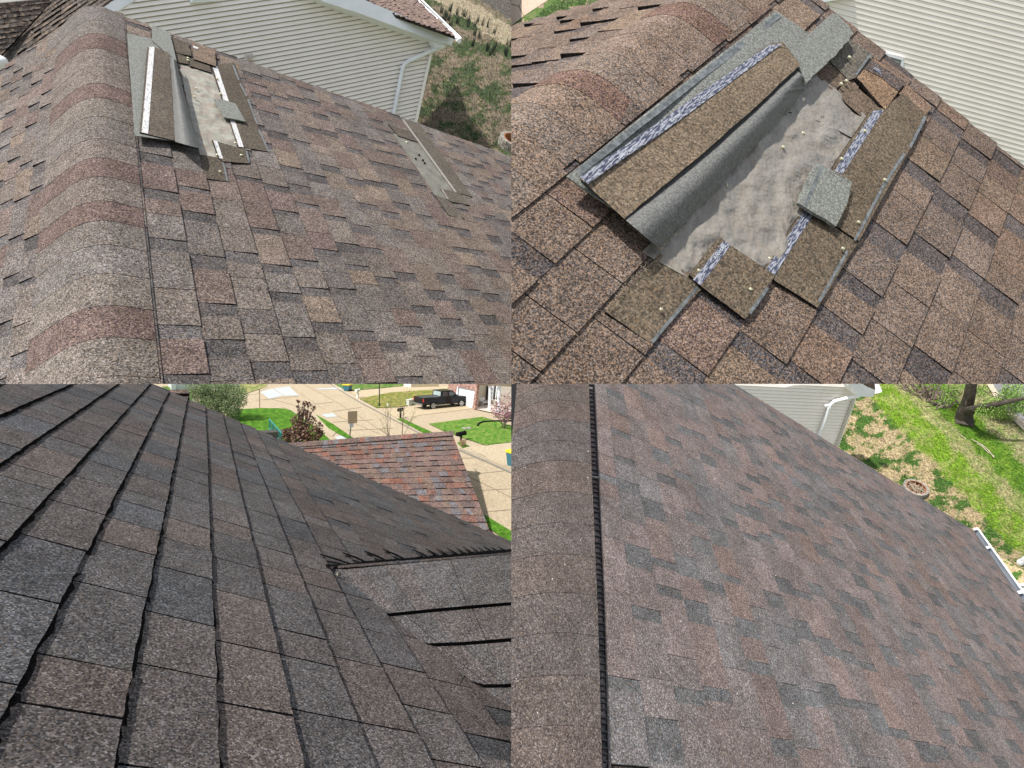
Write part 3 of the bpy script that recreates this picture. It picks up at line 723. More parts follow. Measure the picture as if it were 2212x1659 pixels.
# uncovered lower courses with release film, sealant and nails
def uncovered(poly, film, seals, h=.14, filmh=.012, writing=None):
    e = piece('uncovered_shingle', q, PTR, poly, h, .08, M_head, roofR, col=(.115, .094, .07), rag=1.5, seg=4)
    for f in film: piece('release_film', q, PTR, f, h + filmh, .008, M_film, e)
    for (a, b, w_) in seals:
        L_ = math.hypot(b[0] - a[0], b[1] - a[1]); nx, ny = (b[1] - a[1]) / L_ * w_, -(b[0] - a[0]) / L_ * w_
        piece('sealant_strip', q, PTR, [a, b, (b[0] - nx, b[1] - ny), (a[0] - nx, a[1] - ny)], h + .01, .01, M_seal, e, rag=1.2, seg=8)
    return e
eG = uncovered([(640, 1093), (790, 1198), (825, 1240), (600, 1483), (405, 1348)], [], [((797, 1236), (600, 1474), -14)], h=.10)
eF = uncovered([(895, 1022), (915, 1038), (945, 1060), (1137, 1190), (1008, 1380), (820, 1238), (768, 1188)], [[(915, 1040), (945, 1060), (815, 1232), (782, 1208)]], [((1100, 1238), (1022, 1350), -14)], h=.19)
eE2 = uncovered([(1262, 895), (1290, 905), (1500, 1042), (1320, 1328), (1135, 1212), (1090, 1165)], [[(1268, 905), (1303, 925), (1130, 1197), (1095, 1168)]], [((1446, 1080), (1322, 1300), -12)], h=.16)
eE = uncovered([(1560, 460), (1605, 470), (1690, 400), (1797, 500), (1500, 1042), (1395, 972), (1375, 735)], [[(1562, 478), (1606, 475), (1428, 752), (1393, 738)]], [((1782, 500), (1716, 632), -12), ((1690, 660), (1600, 800), -12), ((1600, 800), (1476, 1035), -12)], h=.22)
# printed film writing
def writing(txt, q, pl, p0, p1, size_px, h, parent, mat_, name='printing'):
    cu = bpy.data.curves.new('t', 'FONT'); cu.body = txt; cu.size = 1; cu.extrude = 0
    ob = bpy.data.objects.new('t', cu); COL.objects.link(ob); dg = bpy.context.evaluated_depsgraph_get(); me = bpy.data.meshes.new_from_object(ob.evaluated_get(dg))
    O = pl.at(q, *p0, h); X = (pl.at(q, *p1, h) - O); Y = pl.n.cross(X); 
    wd = max(v.co.x for v in me.vertices); s = X.length / wd; sy = size_px * -O.z / F / .7
    if Y.dot(Vector((0, 1, 0))) < 0: Y = -Y
    X.normalize(); Y.normalize(); mb = MB()
    for p in me.polygons: mb.face([O + X * (me.vertices[i].co.x * s) + Y * (me.vertices[i].co.y * sy) for i in p.vertices])
    bpy.data.objects.remove(ob); return mb.build(name, mat_, parent, q)
M_print = flat_mat('printed_ink', (.55, .58, .62), .5)
writing('R000580', q, PTR, (880, 1122), (925, 1062), 14, .14, eF, M_print)
writing('TAMKO DALLAS', q, PTR, (462, 688), (545, 632), 12, .60, None, M_print) if 0 else None
for x, y in ((1425, 360), (1447, 347), (1527, 563), (1427, 684), (1260, 573), (1174, 633), (1613, 775), (1500, 958), (1115, 1115), (1432, 1072), (809, 1167), (1033, 1248), (646, 1335), (1460, 245)):
    on = .24 if (x > 1380 and y > 500) else .17
    if (x, y) in ((1260, 573), (1174, 633), (1115, 1115)): on = .1
    if y < 400: on = .26
    nail(PTR, q, x, y, roofR, on * .62 + .03, 8)
for x, y, dx, dy in ((1196, 486, 12, 2), (927, 793, 5, 14), (1335, 496, 12, 4)):
    mb = MB(); mb.tube([PTR.at(q, x, y, .1), PTR.at(q, x, y, .13), PTR.at(q, x + dx, y + dy, .13), PTR.at(q, x + dx, y + dy, .1)], .003, 5); mb.build('staple', M_nail if x != 1196 else M_tar_shade, roofR, q)
# broken tabs above the felt
piece('broken_tab', q, PTR, [(1310, 322), (1368, 262), (1442, 340), (1392, 396)], .13, .08, M_head, roofR, col=(.12, .092, .072), rag=1, seg=3)
piece('broken_tab', q, PTR, [(1395, 402), (1452, 345), (1592, 462), (1525, 516)], .13, .08, M_head, roofR, col=(.12, .092, .072), rag=1, seg=3)
piece('broken_tab', q, PTR, [(1365, 258), (1462, 172), (1562, 240), (1500, 330), (1452, 347)], .16, .06, M_head, roofR, col=(.12, .115, .10), rag=2, seg=4)
piece('sealant_strip', q, PTR, [(1545, 232), (1552, 238), (1490, 325), (1483, 320)], .255, .01, M_seal, roofR)
piece('lifted_shingle', q, PTR, [(1490, 335), (1562, 250), (1702, 352), (1612, 474)], .24, .10, M_tan2, roofR, col=(.20, .135, .09), rag=1, seg=4)
piece('lifted_shingle', q, PTR, [(1522, 296), (1555, 256), (1700, 350), (1672, 392), (1640, 372), (1600, 335)], .26, .03, M_tan2, roofR, col=(.085, .075, .075), rag=1, seg=4)
piece('release_film', q, PTR, [(1560, 285), (1590, 300), (1596, 322), (1566, 300)], .28, .01, M_film, roofR)
piece('lifted_shingle', q, PTR, [(1672, 405), (1706, 362), (1815, 462), (1783, 500)], .20, .07, M_tan2, roofR, col=(.17, .12, .09), rag=1, seg=4)
# torn felt flap
mb = MB(); strip(mb, PTR, q, [(1250, 490), (1280, 505), (1380, 545), (1440, 580), (1470, 595)], [(1272, 482), (1310, 492), (1400, 520), (1460, 560), (1500, 560)], 10, 4, lambda s, t_: .07 + .03 * (1 - s) * sin(pi * t_) ** .5, rag=1); mb.build('felt_flap', M_felt, roofR, q, smooth=True)
# loose, flipped shingles
G2 = 'torn shingles lying on the close roof'
o = piece('flipped_shingle', q, PTR, [(235, 762), (690, 400), (1140, 45), (1290, 148), (1268, 330), (860, 640), (480, 930)], .46, .05, M_back, None, col=(1, 1, 1), seg=6, rag=1.2, hf=lambda x, y: .05 * sin(x / 130))
tag(o, 'big grey backed shingle flipped face down under the blue striped strip, upper right', 'torn shingle', G2)
mb = MB(); pp(mb, PTR, q, [(262, 745), (1145, 58), (1165, 72), (285, 765)], .325, .01, (1, 1, 1), rag=2, seg=10); tag(mb.build('sealant_strip', M_seal, o, q))
o = piece('flipped_shingle', q, PTR, [(1197, 226), (1280, 148), (1385, 58), (1412, 62), (1475, 142), (1448, 182), (1395, 240), (1300, 330), (1272, 356), (1240, 288)], .58, .06, M_back, None, col=(.85, .87, .86), seg=5, rag=3)
tag(o, 'short grey flipped shingle with torn edge at the roof rim, topmost in the upper right', 'torn shingle', G2)
t = thing('shingle_strip', 'long brown granule shingle strip with blue and white film stripe, upper right', 'torn shingle', PTR.at(q, 760, 560, .5), G2)
mb = MB(); strip(mb, PTR, q, [(293, 770), (700, 490), (1112, 188), (1172, 182)], [(485, 945), (870, 625), (1225, 300), (1246, 278)], 30, 8, lambda s, t_: .36 + .05 * s + .05 * sin(pi * t_), col=(.14, .112, .082), rag=2)
st_ = mb.build('strip_body', M_head, t, q)
mb = MB(); strip(mb, PTR, q, [(485, 945), (870, 625), (1225, 300)], [(485, 946), (870, 626), (1225, 301)], 30, 1, lambda s, t_: .41 + .05 * sin(pi * t_) - .08 * s, col=SIDE); strip(mb, PTR, q, [(293, 770), (485, 945)], [(294, 774), (485, 950)], 8, 1, lambda s, t_: .36 + .05 * t_ - .10 * s, col=SIDE); mb.build('strip_edge', M_tar_shade, t, q)
fm = piece('release_film', q, PTR, [(294, 764), (700, 482), (1112, 192), (1168, 188), (720, 522), (326, 794)], .70, .01, M_film, t, rag=1.5, seg=4)
writing('TAMKO DALLAS', q, PTR, (462, 690), (548, 630), 13, .455, t, M_print); writing('R000580', q, PTR, (690, 527), (735, 495), 13, .455, t, M_print)
mb = MB(); strip(mb, PTR, q, [(478, 938), (870, 625), (1228, 300)], [(640, 1078), (740, 975), (1000, 690), (1265, 392), (1274, 352)], 40, 14, lambda s, t_: .16 + .34 * sin(pi * min(1, .15 + s * .85)) * (1 - .15 * t_), rag=3)
o = mb.build('curled_shingle', M_roll, None, q, smooth=True); tag(o, 'dark grey shingle curled into a long roll beside the big felt patch, upper right', 'torn shingle', G2)
o = piece('shingle_scrap', q, PTR, [(1315, 700), (1395, 742), (1440, 765), (1470, 790), (1445, 890), (1400, 976), (1235, 876), (1270, 790)], .42, .10, M_back, None, col=(.72, .74, .74), rag=2.5, seg=4)
tag(o, 'small grey torn shingle square lying across the blue film, upper right', 'shingle scrap')
piece('sealant_strip', q, PTR, [(1335, 712), (1345, 717), (1275, 890), (1262, 884)], .43, .01, M_seal, o)
rn = random.Random(44)
def fibres(parent, e, n, L_, h):
    mb = MB()
    for _ in range(n):
        k = rn.random() * (len(e) - 1); i = min(int(k), len(e) - 2); f = k - i; x, y = e[i][0] + (e[i + 1][0] - e[i][0]) * f, e[i][1] + (e[i + 1][1] - e[i][1]) * f
        a = rn.uniform(0, 6.28); l_ = L_ * rn.uniform(.4, 1.2); mb.tube([PTR.at(q, x, y, h), PTR.at(q, x + cos(a) * l_ * .5, y + sin(a) * l_ * .5, h + .03), PTR.at(q, x + cos(a) * l_, y + sin(a) * l_, h + .01)], .0007, 3, cap=False)
    o_ = mb.build('torn_fibres', flat_mat('glass_fibre', (.30, .26, .18), .7), parent, q); o_['kind'] = 'stuff'
for o_ in [x for x in bpy.data.objects if x.name.startswith('curled_shingle') and 'upper right' in x['label']]: fibres(o_, [(480, 940), (560, 1010), (640, 1078), (740, 975)], 150, 14, .22)
fibres(o, [(1395, 742), (1470, 790), (1445, 890), (1400, 976)], 90, 9, .25)
fibres(roofR, [(405, 1345), (500, 1225), (630, 1085)], 120, 12, .12)

# ------------------------------------------------------------------ beige wall with window behind
WTR = Plane(ray(q, 1400, 60) * 10, ray(q, 2212, 265) * 9.6 - ray(q, 1400, 60) * 10, (ray(q, 1250, 700) * 11.45 - ray(q, 1400, 60) * 10) / 33.0, hs=1.0)
if WTR.n.dot(WTR.o) > 0: WTR.n = -WTR.n
ho = thing('siding_house', 'cream siding wall with one white framed window rising right behind the close tan roof', 'house', WTR.at(q, 2100, 900))
mb = MB(); siding(mb, WTR, q, [(1280, -40), (2400, -60), (2400, 1000), (2100, 900), (1280, 60)], 0, lap=.010, sub=1, gr=.12, groove_shade=(.86, .83, .78)); mb.build('siding_wall', M_sid, ho, q)
mb = MB(); board(mb, WTR, q, [(1280, -60), (1480, -60), (1475, -12), (1300, 18), (1280, 18)], .10, .08); mb.build('bargeboard', M_white, ho, q)
wd = mb = MB()
for pl4 in ([(1440, 175), (1698, 252), (1693, 263), (1440, 190)], [(1698, 252), (1676, 340), (1664, 336), (1684, 262)], [(1430, 330), (1676, 400), (1673, 412), (1430, 342)]): board(mb, WTR, q, pl4, .06, .08)
wn = mb.build('window', M_white, ho, q)
mb = MB(); board(mb, WTR, q, [(1440, 186), (1686, 260), (1655, 400), (1410, 330)], .022, .01); mb.build('pane', M_glass, wn, q)
mb = MB(); 
for k in range(9): board(mb, WTR, q, [(1440, 200 + 12 * k), (1676, 268 + 12 * k), (1676, 273 + 12 * k), (1440, 205 + 12 * k)], .028, .004)
mb.build('blind', flat_mat('blind', (.42, .45, .42)), wn, q)
rn = random.Random(2)
# ------------------------------------------------------------------ pavement and grass, far left of the upper right picture
GTR = Ground(UP[q], 7.5)
def gcTR(x, y):
    s = vnoise(x / 60, y / 40, 3) + .5 * vnoise(x / 15, y / 12, 8)
    return (.26, .20, .14) if (s > .35 or (x + y * 1.6 < 150 + 40 * s and x - 2.2 * (140 - y) > -160)) else ((.08, .13, .035) if s > -.2 else (.12, .15, .055))
gsheet(q, GTR, -60, 620, -200, 330, 90, 70, gcTR, 'lawn', M_g)
M_conc = ground_mat('concrete', 2.2, .06)
def conc(q, g, polys, h, name, col=(.42, .36, .29)):
    mb = MB()
    for p in polys: mb.face([g.at(q, x, y, h) for x, y in p], col)
    o = mb.build(name, M_conc, None, q); tag(o, kind='structure'); return o
conc(q, GTR, [[(-60, -100), (60, -60), (30, 25), (-60, 0)], [(62, -60), (260, -60), (155, 0), (52, 68), (32, 28)], [(-60, 4), (28, 29), (50, 70), (0, 108), (-60, 150)]], .03, 'sidewalk', (.46, .36, .28))
def regTR(rn): return rn.uniform(0, 520), rn.uniform(-10, 180)
def tcTR(x, y, rn):
    c = gcTR(x, y); return None if x + 1.25 * y < 195 else ((.07, .14, .03) if c[1] > c[0] else (.25, .2, .12) if rn.random() < .3 else None)
tufts(q, GTR, 'grass', 7000, regTR, .10, tcTR, 'short green lawn grass beside the sidewalk', seed=8)
# ================================================================== LOWER LEFT: dark roof above the street
q = 'BL'
PALB = [(.080, .073, .074)] * 5 + [(.075, .073, .076)] * 4 + [(.086, .074, .072)] * 2 + [(.067, .070, .077)] * 2 + [(.072, .074, .080)]
GAPB = (.056, .057, .063)
rakeBL = PBL.uv(q, 725, 30)[1]
roofB = thing('shingle_roof', 'new dark brown shingle roof with black course lines sloping down to the street', 'roof', PBL.P(3, 2, -8))
# the valley with the lower cross gable
V1, V2 = (1418, 792), (2212, 1420)
nv = [PBL.uv(q, *p) for p in ((1405, 782), (1500, 868), (1628, 962), (1818, 1098), (2065, 1272), (2420, 1540), (2500, 1200), (2500, 690), (2212, 716), (1800, 752), (1560, 785))]
hv = [ccw([nv[i] for i in k]) for k in ((0, 1, 2, 9, 10), (2, 3, 4, 5, 6, 7, 8), (2, 8, 9))]
mb = MB()
shingles(mb, q, PBL, -9, 46, PBL.uv(q, 900, 1659)[1] - 2.2, rakeBL, PALB, GAPB, holes=hv, seed=31, side=(.006, .006, .007), tb=.055, tt=.03, gapp=.10, gapw=(.5, 1.0), tabw=(.8, 2.0), jit=.015, rake=.03, joint=.035, rough=.012, foot_shade=.075)
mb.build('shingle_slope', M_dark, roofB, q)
mb = MB(); mb.face([PBL.P(u, v, -.06) for u, v in ((-9, -8), (46, -8), (46, rakeBL), (-9, rakeBL))], (.05, .045, .045)); mb.build('deck', M_dark, roofB, q)
# cross gable: ridge runs level from V1 to the right
upb = UP[q]; P1 = PBL.at(q, *V1); P2 = PBL.at(q, *V2)
rb = ray(q, 2300, 732); P3 = rb * (P1.dot(upb) / rb.dot(upb))
nz = (P2 - P1).cross(P3 - P1)
b_ = (P3 - P1).normalized() * UN * SB; a_ = b_.cross(nz).normalized() * UN * SB
if pix(P3 * .5 + P2 * .5 + a_)[1] < pix(P3 * .5 + P2 * .5)[1]: a_ = -a_
PG = Plane(P1, a_, b_)
gab = thing('cross_gable_roof', 'smooth dark shingle cross gable with rounded ridge meeting the dark roof in a valley', 'roof', PG.P(8, 12, -6))
mb = MB(); rn = random.Random(12)
# courses at the heights seen in the photograph (curved up into the valley at their left end)
lines = [[(1418, 800), (1500, 800), (1800, 772), (2300, 728)], [(1600, 975), (1680, 990), (1900, 968), (2300, 934)], [(1790, 1110), (1850, 1120), (2000, 1114), (2300, 1090)], [(2040, 1284), (2090, 1297), (2180, 1296), (2300, 1290)], [(2270, 1440), (2280, 1442), (2290, 1443), (2400, 1443)]]
def poly_at(L, t):
    k = (len(L) - 1) * t; i = min(int(k), len(L) - 2); f = k - i
    return (L[i][0] + (L[i + 1][0] - L[i][0]) * f, L[i][1] + (L[i + 1][1] - L[i][1]) * f)
for i in range(4):
    top, bot = lines[i], lines[i + 1]; n_ = 48; s0 = 0; j = 0
    valley = (top[0], bot[0])
    while s0 < 1:
        s1 = min(1, s0 + rn.uniform(.10, .2)); col = rn.choice(PALB[:9]); k_ = rn.uniform(.95, 1.05); col = tuple(c * k_ for c in col); m2 = 5
        rows = []
        for a in range(7):
            t = a / 6; r = []
            for b2 in range(m2 + 1):
                s = s0 + (s1 - s0) * b2 / m2; A, B2 = poly_at(top, s), poly_at(bot, s)
                x, y = A[0] + (B2[0] - A[0]) * t, A[1] + (B2[1] - A[1]) * t
                r.append(PG.at(q, x, y, .02 + .12 * t + 0))
            rows.append(r)
        mb.grid(rows, col)
        jl = [PG.at(q, *[A_ + (B_ - A_) * a / 6 for A_, B_ in zip(poly_at(top, s1), poly_at(bot, s1))], .03 + .12 * a / 6) for a in range(7)]; jr = [PG.at(q, A2[0] + 2.2, A2[1], .03 + .12 * a / 6) for a in range(7) for A2 in [[A_ + (B_ - A_) * a / 6 for A_, B_ in zip(poly_at(top, s1), poly_at(bot, s1))]]]
        if rn.random() < .6: mb.grid([jl, jr], (.01, .01, .01))
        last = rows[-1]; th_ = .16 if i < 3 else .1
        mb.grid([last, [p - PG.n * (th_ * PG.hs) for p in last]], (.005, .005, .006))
        s0 = s1
mb.build('shingle_slope', M_dark, gab, q)
# continuous base under the courses, with shade painted black below each butt
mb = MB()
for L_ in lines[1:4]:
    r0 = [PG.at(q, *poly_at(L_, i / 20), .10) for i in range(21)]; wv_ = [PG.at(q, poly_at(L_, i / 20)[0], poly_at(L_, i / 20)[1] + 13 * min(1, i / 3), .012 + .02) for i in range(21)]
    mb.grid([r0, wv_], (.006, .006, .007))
mb.build('butt_shade', M_tar_shade, gab, q)
# rounded ridge top falling away behind, ragged black strip painted for the shaded gap at the main roof
mb = MB(); rows = []
for j, (dy, h) in enumerate(((0, .02), (-5, .04), (-9, .03), (-13, -.04))):
    rows.append([PG.at(q, 1418 + (2300 - 1418) * i / 40 - (14 if j > 3 else 0), 800 - 72 * i / 40 + dy * (1 - .55 * i / 40), h) for i in range(41)])
mb.grid(rows, cf=lambda i, j: [(.062, .05, .047), (.055, .048, .047), (.045, .045, .05)][(j // 6) % 3]); mb.build('ridge_cap', M_dark, gab, q, smooth=True)
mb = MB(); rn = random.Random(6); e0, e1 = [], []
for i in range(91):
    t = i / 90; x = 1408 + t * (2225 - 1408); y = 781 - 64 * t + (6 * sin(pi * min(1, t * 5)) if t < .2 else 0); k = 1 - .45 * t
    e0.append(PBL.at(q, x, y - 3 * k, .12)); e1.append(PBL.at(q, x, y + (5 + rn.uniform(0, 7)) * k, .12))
mb.grid([e0, e1], SIDE); mb.build('edge_shade', M_tar_shade, roofB, q)
# black wedges painted as the shade under lifted corners along the valley
shade_wedges = [(1382, 733, 1520, 777, 5)] + [(1480 + 0, 725, 1590, 770, 5.5), (1575, 719, 1680, 765, 5.5), (1655, 712, 1757, 757, 4.5), (1783, 713, 1862, 752, 4), (1838, 709, 1910, 748, 3.2), (1884, 710, 1950, 744, 2.8), (1930, 707, 1992, 741, 2.8), (1968, 705, 2022, 738, 2.4), (2000, 702, 2055, 737, 3), (2032, 702, 2080, 732, 2.4), (2062, 702, 2110, 732, 2.4), (2090, 700, 2140, 730, 3), (2120, 702, 2160, 726, 2.2), (2150, 700, 2190, 722, 2.2)]
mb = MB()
for x0, y0, x1, y1, w_ in shade_wedges:
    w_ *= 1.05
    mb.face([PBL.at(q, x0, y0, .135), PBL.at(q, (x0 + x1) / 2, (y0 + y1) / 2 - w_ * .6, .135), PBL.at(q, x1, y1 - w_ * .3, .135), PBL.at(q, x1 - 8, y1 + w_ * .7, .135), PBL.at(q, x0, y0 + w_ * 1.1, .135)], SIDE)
mb.build('gap_shade', M_tar_shade, roofB, q)
# short black dashes, same painted gap shade, in the woven valley
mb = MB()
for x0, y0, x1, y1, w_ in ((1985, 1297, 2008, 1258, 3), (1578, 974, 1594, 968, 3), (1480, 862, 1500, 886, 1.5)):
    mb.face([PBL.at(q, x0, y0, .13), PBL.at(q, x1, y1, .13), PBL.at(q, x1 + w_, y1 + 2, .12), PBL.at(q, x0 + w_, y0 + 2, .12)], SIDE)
mb.build('gap_shade', M_tar_shade, roofB, q)
mb = MB(); rn = random.Random(1); c0 = PG.at(q, 1455, 826, .2)
for k in range(26):
    d = Vector((rn.gauss(0, 1.3), rn.gauss(0, .5), rn.gauss(0, .6))) * .0032; a = d.orthogonal().normalized() * .0035; mb.face([c0 + d + a, c0 + d - a * .4 + Vector((.002, .002, 0)), c0 + d - a, c0 + d + Vector((-.002, .002, .002))])
o = mb.build('foil_scrap', flat_mat('crumpled_foil', (.45, .45, .38), .2, .6), None, q); tag(o, 'tiny crumpled shiny scrap lying where the cross gable ridge meets the dark roof', 'scrap')
# ------------------------------------------------------------------ the street below
GB = Ground(UP[q], 1.0); gl = (GB.at(q, 1970, 95) - GB.at(q, 1851, 107)).length; GB.H = 3.7 / gl
def flatc(c, s=.08):
    return lambda x, y: tuple(v * (1 + s * vnoise(x / 20, y / 20, 1)) for v in c)
gsheet(q, GB, 300, 2600, -150, 900, 90, 60, flatc((.41, .335, .235), .06), 'street', M_conc)
def lawn(poly, h, name, c1, c2, sc=18.0, n=40):
    mb = MB(); poly = ccw(poly); xs = [p[0] for p in poly]; ys = [p[1] for p in poly]; x0, x1, y0, y1 = min(xs), max(xs), min(ys), max(ys)
    for i in range(n):
        for j in range(n):
            c = inter([(x0 + (x1 - x0) * (i + a) / n, y0 + (y1 - y0) * (j + b) / n) for a, b in ((0, 0), (1, 0), (1, 1), (0, 1))], poly)
            if len(c) > 2:
                x, y = c[0]; s = max(0, min(1, .5 + 1.1 * vnoise(x / sc, y / sc * 1.8, 3) + .5 * vnoise(x / 5, y / 4, 6)))
                mb.face([GB.at(q, *p, h) for p in c], tuple(a * (1 - s) + b * s for a, b in zip(c1, c2)))
    o = mb.build(name, M_gB, None, q); tag(o, kind='structure'); return o
M_gB = ground_mat('street_lawn', 1.5, .3)
DG, LG, ST_ = (.045, .13, .012), (.09, .20, .02), (.36, .32, .13)
lawn([(980, 130), (1040, 108), (1130, 103), (1235, 106), (1262, 116), (1275, 200), (1275, 300), (980, 220)], .05, 'lawn', DG, LG)
lawn([(1262, 116), (1300, 142), (1345, 170), (1410, 225), (1450, 262), (1275, 300), (1260, 200)], .05, 'lawn', DG, LG)
lawn([(1362, 130), (1438, 172), (1527, 233), (1504, 238), (1420, 192)], .05, 'lawn', DG, LG)
lawn([(1010, -60), (1190, -60), (1150, 12), (1060, 42), (1010, 40)], .05, 'lawn', (.16, .20, .06), (.30, .27, .12))
lawn([(1438, -60), (1760, -60), (1740, 9), (1620, 19), (1497, 29), (1440, -3)], .06, 'lawn', (.07, .16, .03), (.16, .2, .06))
lawn([(1553, 63), (1683, 36), (1858, 24), (1935, 28), (1823, 94), (1728, 98), (1644, 112)], .06, 'lawn', (.13, .16, .03), (.27, .23, .08))
lawn([(1714, 150), (1735, 147), (1875, 211), (1833, 214)], .06, 'lawn', DG, LG)
lawn([(1788, 140), (1994, 113), (2085, 141), (2124, 136), (2300, 160), (2300, 240), (2096, 264), (1990, 228), (1910, 199)], .06, 'lawn', (.07, .18, .02), (.16, .24, .05))
lawn([(1975, 253), (1990, 248), (2030, 268), (1996, 276)], .06, 'lawn', DG, LG, n=6)
lawn([(2090, 562), (2300, 690), (2300, 760), (2100, 612)], .06, 'lawn', DG, LG)
lawn([(700, 10), (830, 10), (830, 120), (740, 120)], .04, 'lawn', (.05, .12, .02), (.12, .18, .04))
# walks, kerbs, slabs and joints on the concrete
def strips(lst, h, name, col, m=M_conc, kind='structure'):
    mb = MB()
    for (pts, w_) in lst:
        for i in range(len(pts) - 1):
            (xa, ya), (xb, yb) = pts[i], pts[i + 1]; L_ = math.hypot(xb - xa, yb - ya); nx, ny = -(yb - ya) / L_ * w_ / 2, (xb - xa) / L_ * w_ / 2
            mb.face([GB.at(q, xa + nx, ya + ny, h), GB.at(q, xb + nx, yb + ny, h), GB.at(q, xb - nx, yb - ny, h), GB.at(q, xa - nx, ya - ny, h)], col)
    o = mb.build(name, m, None, q); tag(o, kind=kind); return o
strips([([(1418, -6), (1500, 46), (1560, 82), (1640, 124), (1720, 165), (1833, 224)], 3.5), ([(1984, 285), (2100, 334), (2230, 392)], 8)], .02, 'gutter_shadow', (.22, .20, .17))  # darker strip painted for the gutter shadow along the kerb
strips([([(1425, -6), (1508, 46), (1568, 80), (1650, 122), (1730, 163), (1842, 222)], 5), ([(1984, 270), (2100, 318), (2230, 374)], 9), ([(1130, 104), (1235, 100), (1300, 128), (1345, 160), (1420, 215), (1490, 262)], 4), ([(1180, -6), (1110, 38), (1040, 52)], 5)], .03, 'kerb', (.45, .38, .28))
strips([([(1438, 68), (1560, 144), (1690, 230)], 1.6), ([(1300, -6), (1440, 70)], 1.6), ([(1985, 380), (2080, 425), (2230, 500)], 2.2), ([(1440, 130), (1640, 215)], 1.2), ([(1984, 320), (2060, 318)], 1.3), ([(2030, 390), (2180, 374)], 1.3), ([(2060, 460), (2230, 450)], 1.3), ([(2080, 553), (2230, 540)], 1.6),
        ([(1110, 70), (1290, 52)], 1.2), ([(1165, 62), (1300, 100)], 1.2), ([(1260, 14), (1400, 110)], 1.2), ([(1310, 90), (1440, 78)], 1.2), ([(1438, 118), (1560, 100)], 1.2), ([(1440, 164), (1610, 154)], 1.2), ([(1500, 200), (1700, 190)], 1.2), ([(1550, 50), (1600, 40)], 1)], .025, 'joint', (.30, .25, .18))
strips([([(1350, 140), (1445, 215)], 30)], .045, 'walk', (.42, .35, .25))
mb = MB()
for p in ([(1124, 34), (1178, 20), (1222, 50), (1164, 64)], [(1182, 19), (1250, 10), (1290, 50), (1226, 50)], [(1364, 20), (1470, 14), (1480, 22), (1378, 24)], [(1388, 132), (1440, 126), (1460, 140), (1410, 144)], [(1448, 226), (1480, 222), (1530, 234), (1452, 240)]): mb.face([GB.at(q, *c, .02) for c in p], (.44, .48, .49))
tag(mb.build('pale_slab', M_conc, None, q), kind='structure')
conc(q, GB, [[(1510, 33), (1742, 9), (1940, 10), (1935, 20), (1826, 26), (1560, 62)]], .03, 'driveway', (.45, .37, .25))
conc(q, GB, [[(1650, 113), (1809, 94), (1973, 82), (2050, 104), (1994, 112), (1802, 136), (1785, 150), (1718, 150)]], .03, 'driveway', (.45, .37, .25))
conc(q, GB, [[(1994, 270), (2096, 265), (2300, 240), (2300, 400), (2160, 345)]], .03, 'driveway', (.45, .37, .26))
# ---- small frames standing on that ground
def frame(q, g, x, y, x2, y2):
    """local metres: x ahead (towards px x2,y2), y left, z up"""
    o = g.at(q, x, y); ex = g.at(q, x2, y2) - o; ex = (ex - g.up * ex.dot(g.up)).normalized(); ey = g.up.cross(ex)
    return (lambda a, b, c: o + ex * a + ey * b + g.up * c), o
# pickup
fr, o_ = frame(q, GB, 1851, 104, 1970, 93)
truck = thing('pickup_truck', 'black four door pickup truck parked on the driveway before the white garage door', 'pickup truck', fr(1.8, 0, 0))
M_car = flat_mat('black_car_paint', (.006, .006, .010), .2, spec=.35); M_carg = flat_mat('car_glass', (.03, .04, .045), .05, spec=1)
def extrude(mb, fr, prof, y0, y1, col=(1, 1, 1), inset=0.0, zt=None):
    A = [fr(x, y0 + (inset * (z - zt) if zt and z > zt else 0), z) for x, z in prof]; B = [fr(x, y1 - (inset * (z - zt) if zt and z > zt else 0), z) for x, z in prof]
    mb.face(A, col); mb.face(B[::-1], col)
    for i in range(len(prof)):
        j = (i + 1) % len(prof); mb.face([A[j], A[i], B[i], B[j]], col)
def arch(cx, r=.46, zb=.42):
    return [(cx + r * cos(a), .38 + r * sin(a)) for a in [pi * k / 8 for k in range(8, -1, -1)]]
lower = [(-1.25, .62), (-1.25, 1.28), (1.0, 1.26), (3.35, 1.22), (4.35, 1.12), (4.62, .95), (4.66, .5), (4.2, .42)] 
prof = [(-1.25, .55)] + [(-.55, .45)] + arch(0) + [(.5, .42), (3.15, .42)] + arch(3.7) + [(4.6, .5), (4.66, .95), (4.4, 1.14), (3.35, 1.24), (1.0, 1.27), (-1.25, 1.3)]
mb = MB()
# side panels with wheel arches as strips of quads (top line to bottom line)
def sidepanel(mb, fr, y, prof_top, bot):
    n = len(bot)
    for i in range(n - 1):
        x0, x1 = bot[i][0], bot[i + 1][0]
        if x1 <= x0 + 1e-4: continue
        mb.face([fr(x0, y, bot[i][1]), fr(x1, y, bot[i + 1][1]), fr(x1, y * .96, prof_top(x1)), fr(x0, y * .96, prof_top(x0))])
def ptop(x): return 1.28 if x < 3.2 else 1.26 - .12 * (x - 3.2) if x < 4.4 else 1.1 - .9 * (x - 4.4)
bt = [(-1.25, .55), (-.5, .5)] + arch(0)[0:] + [(.55, .42), (3.2, .42)] + arch(3.7) + [(4.3, .48), (4.66, .55)]
for sy in (-1, 1): sidepanel(mb, fr, sy * .98, ptop, bt)
mb.face([fr(1.0, -.94, 1.26), fr(1.0, .94, 1.26), fr(3.2, .94, 1.26), fr(3.2, -.94, 1.26)]); mb.face([fr(3.2, -.94, 1.26), fr(3.2, .94, 1.26), fr(4.4, .94, 1.12), fr(4.4, -.94, 1.12)])
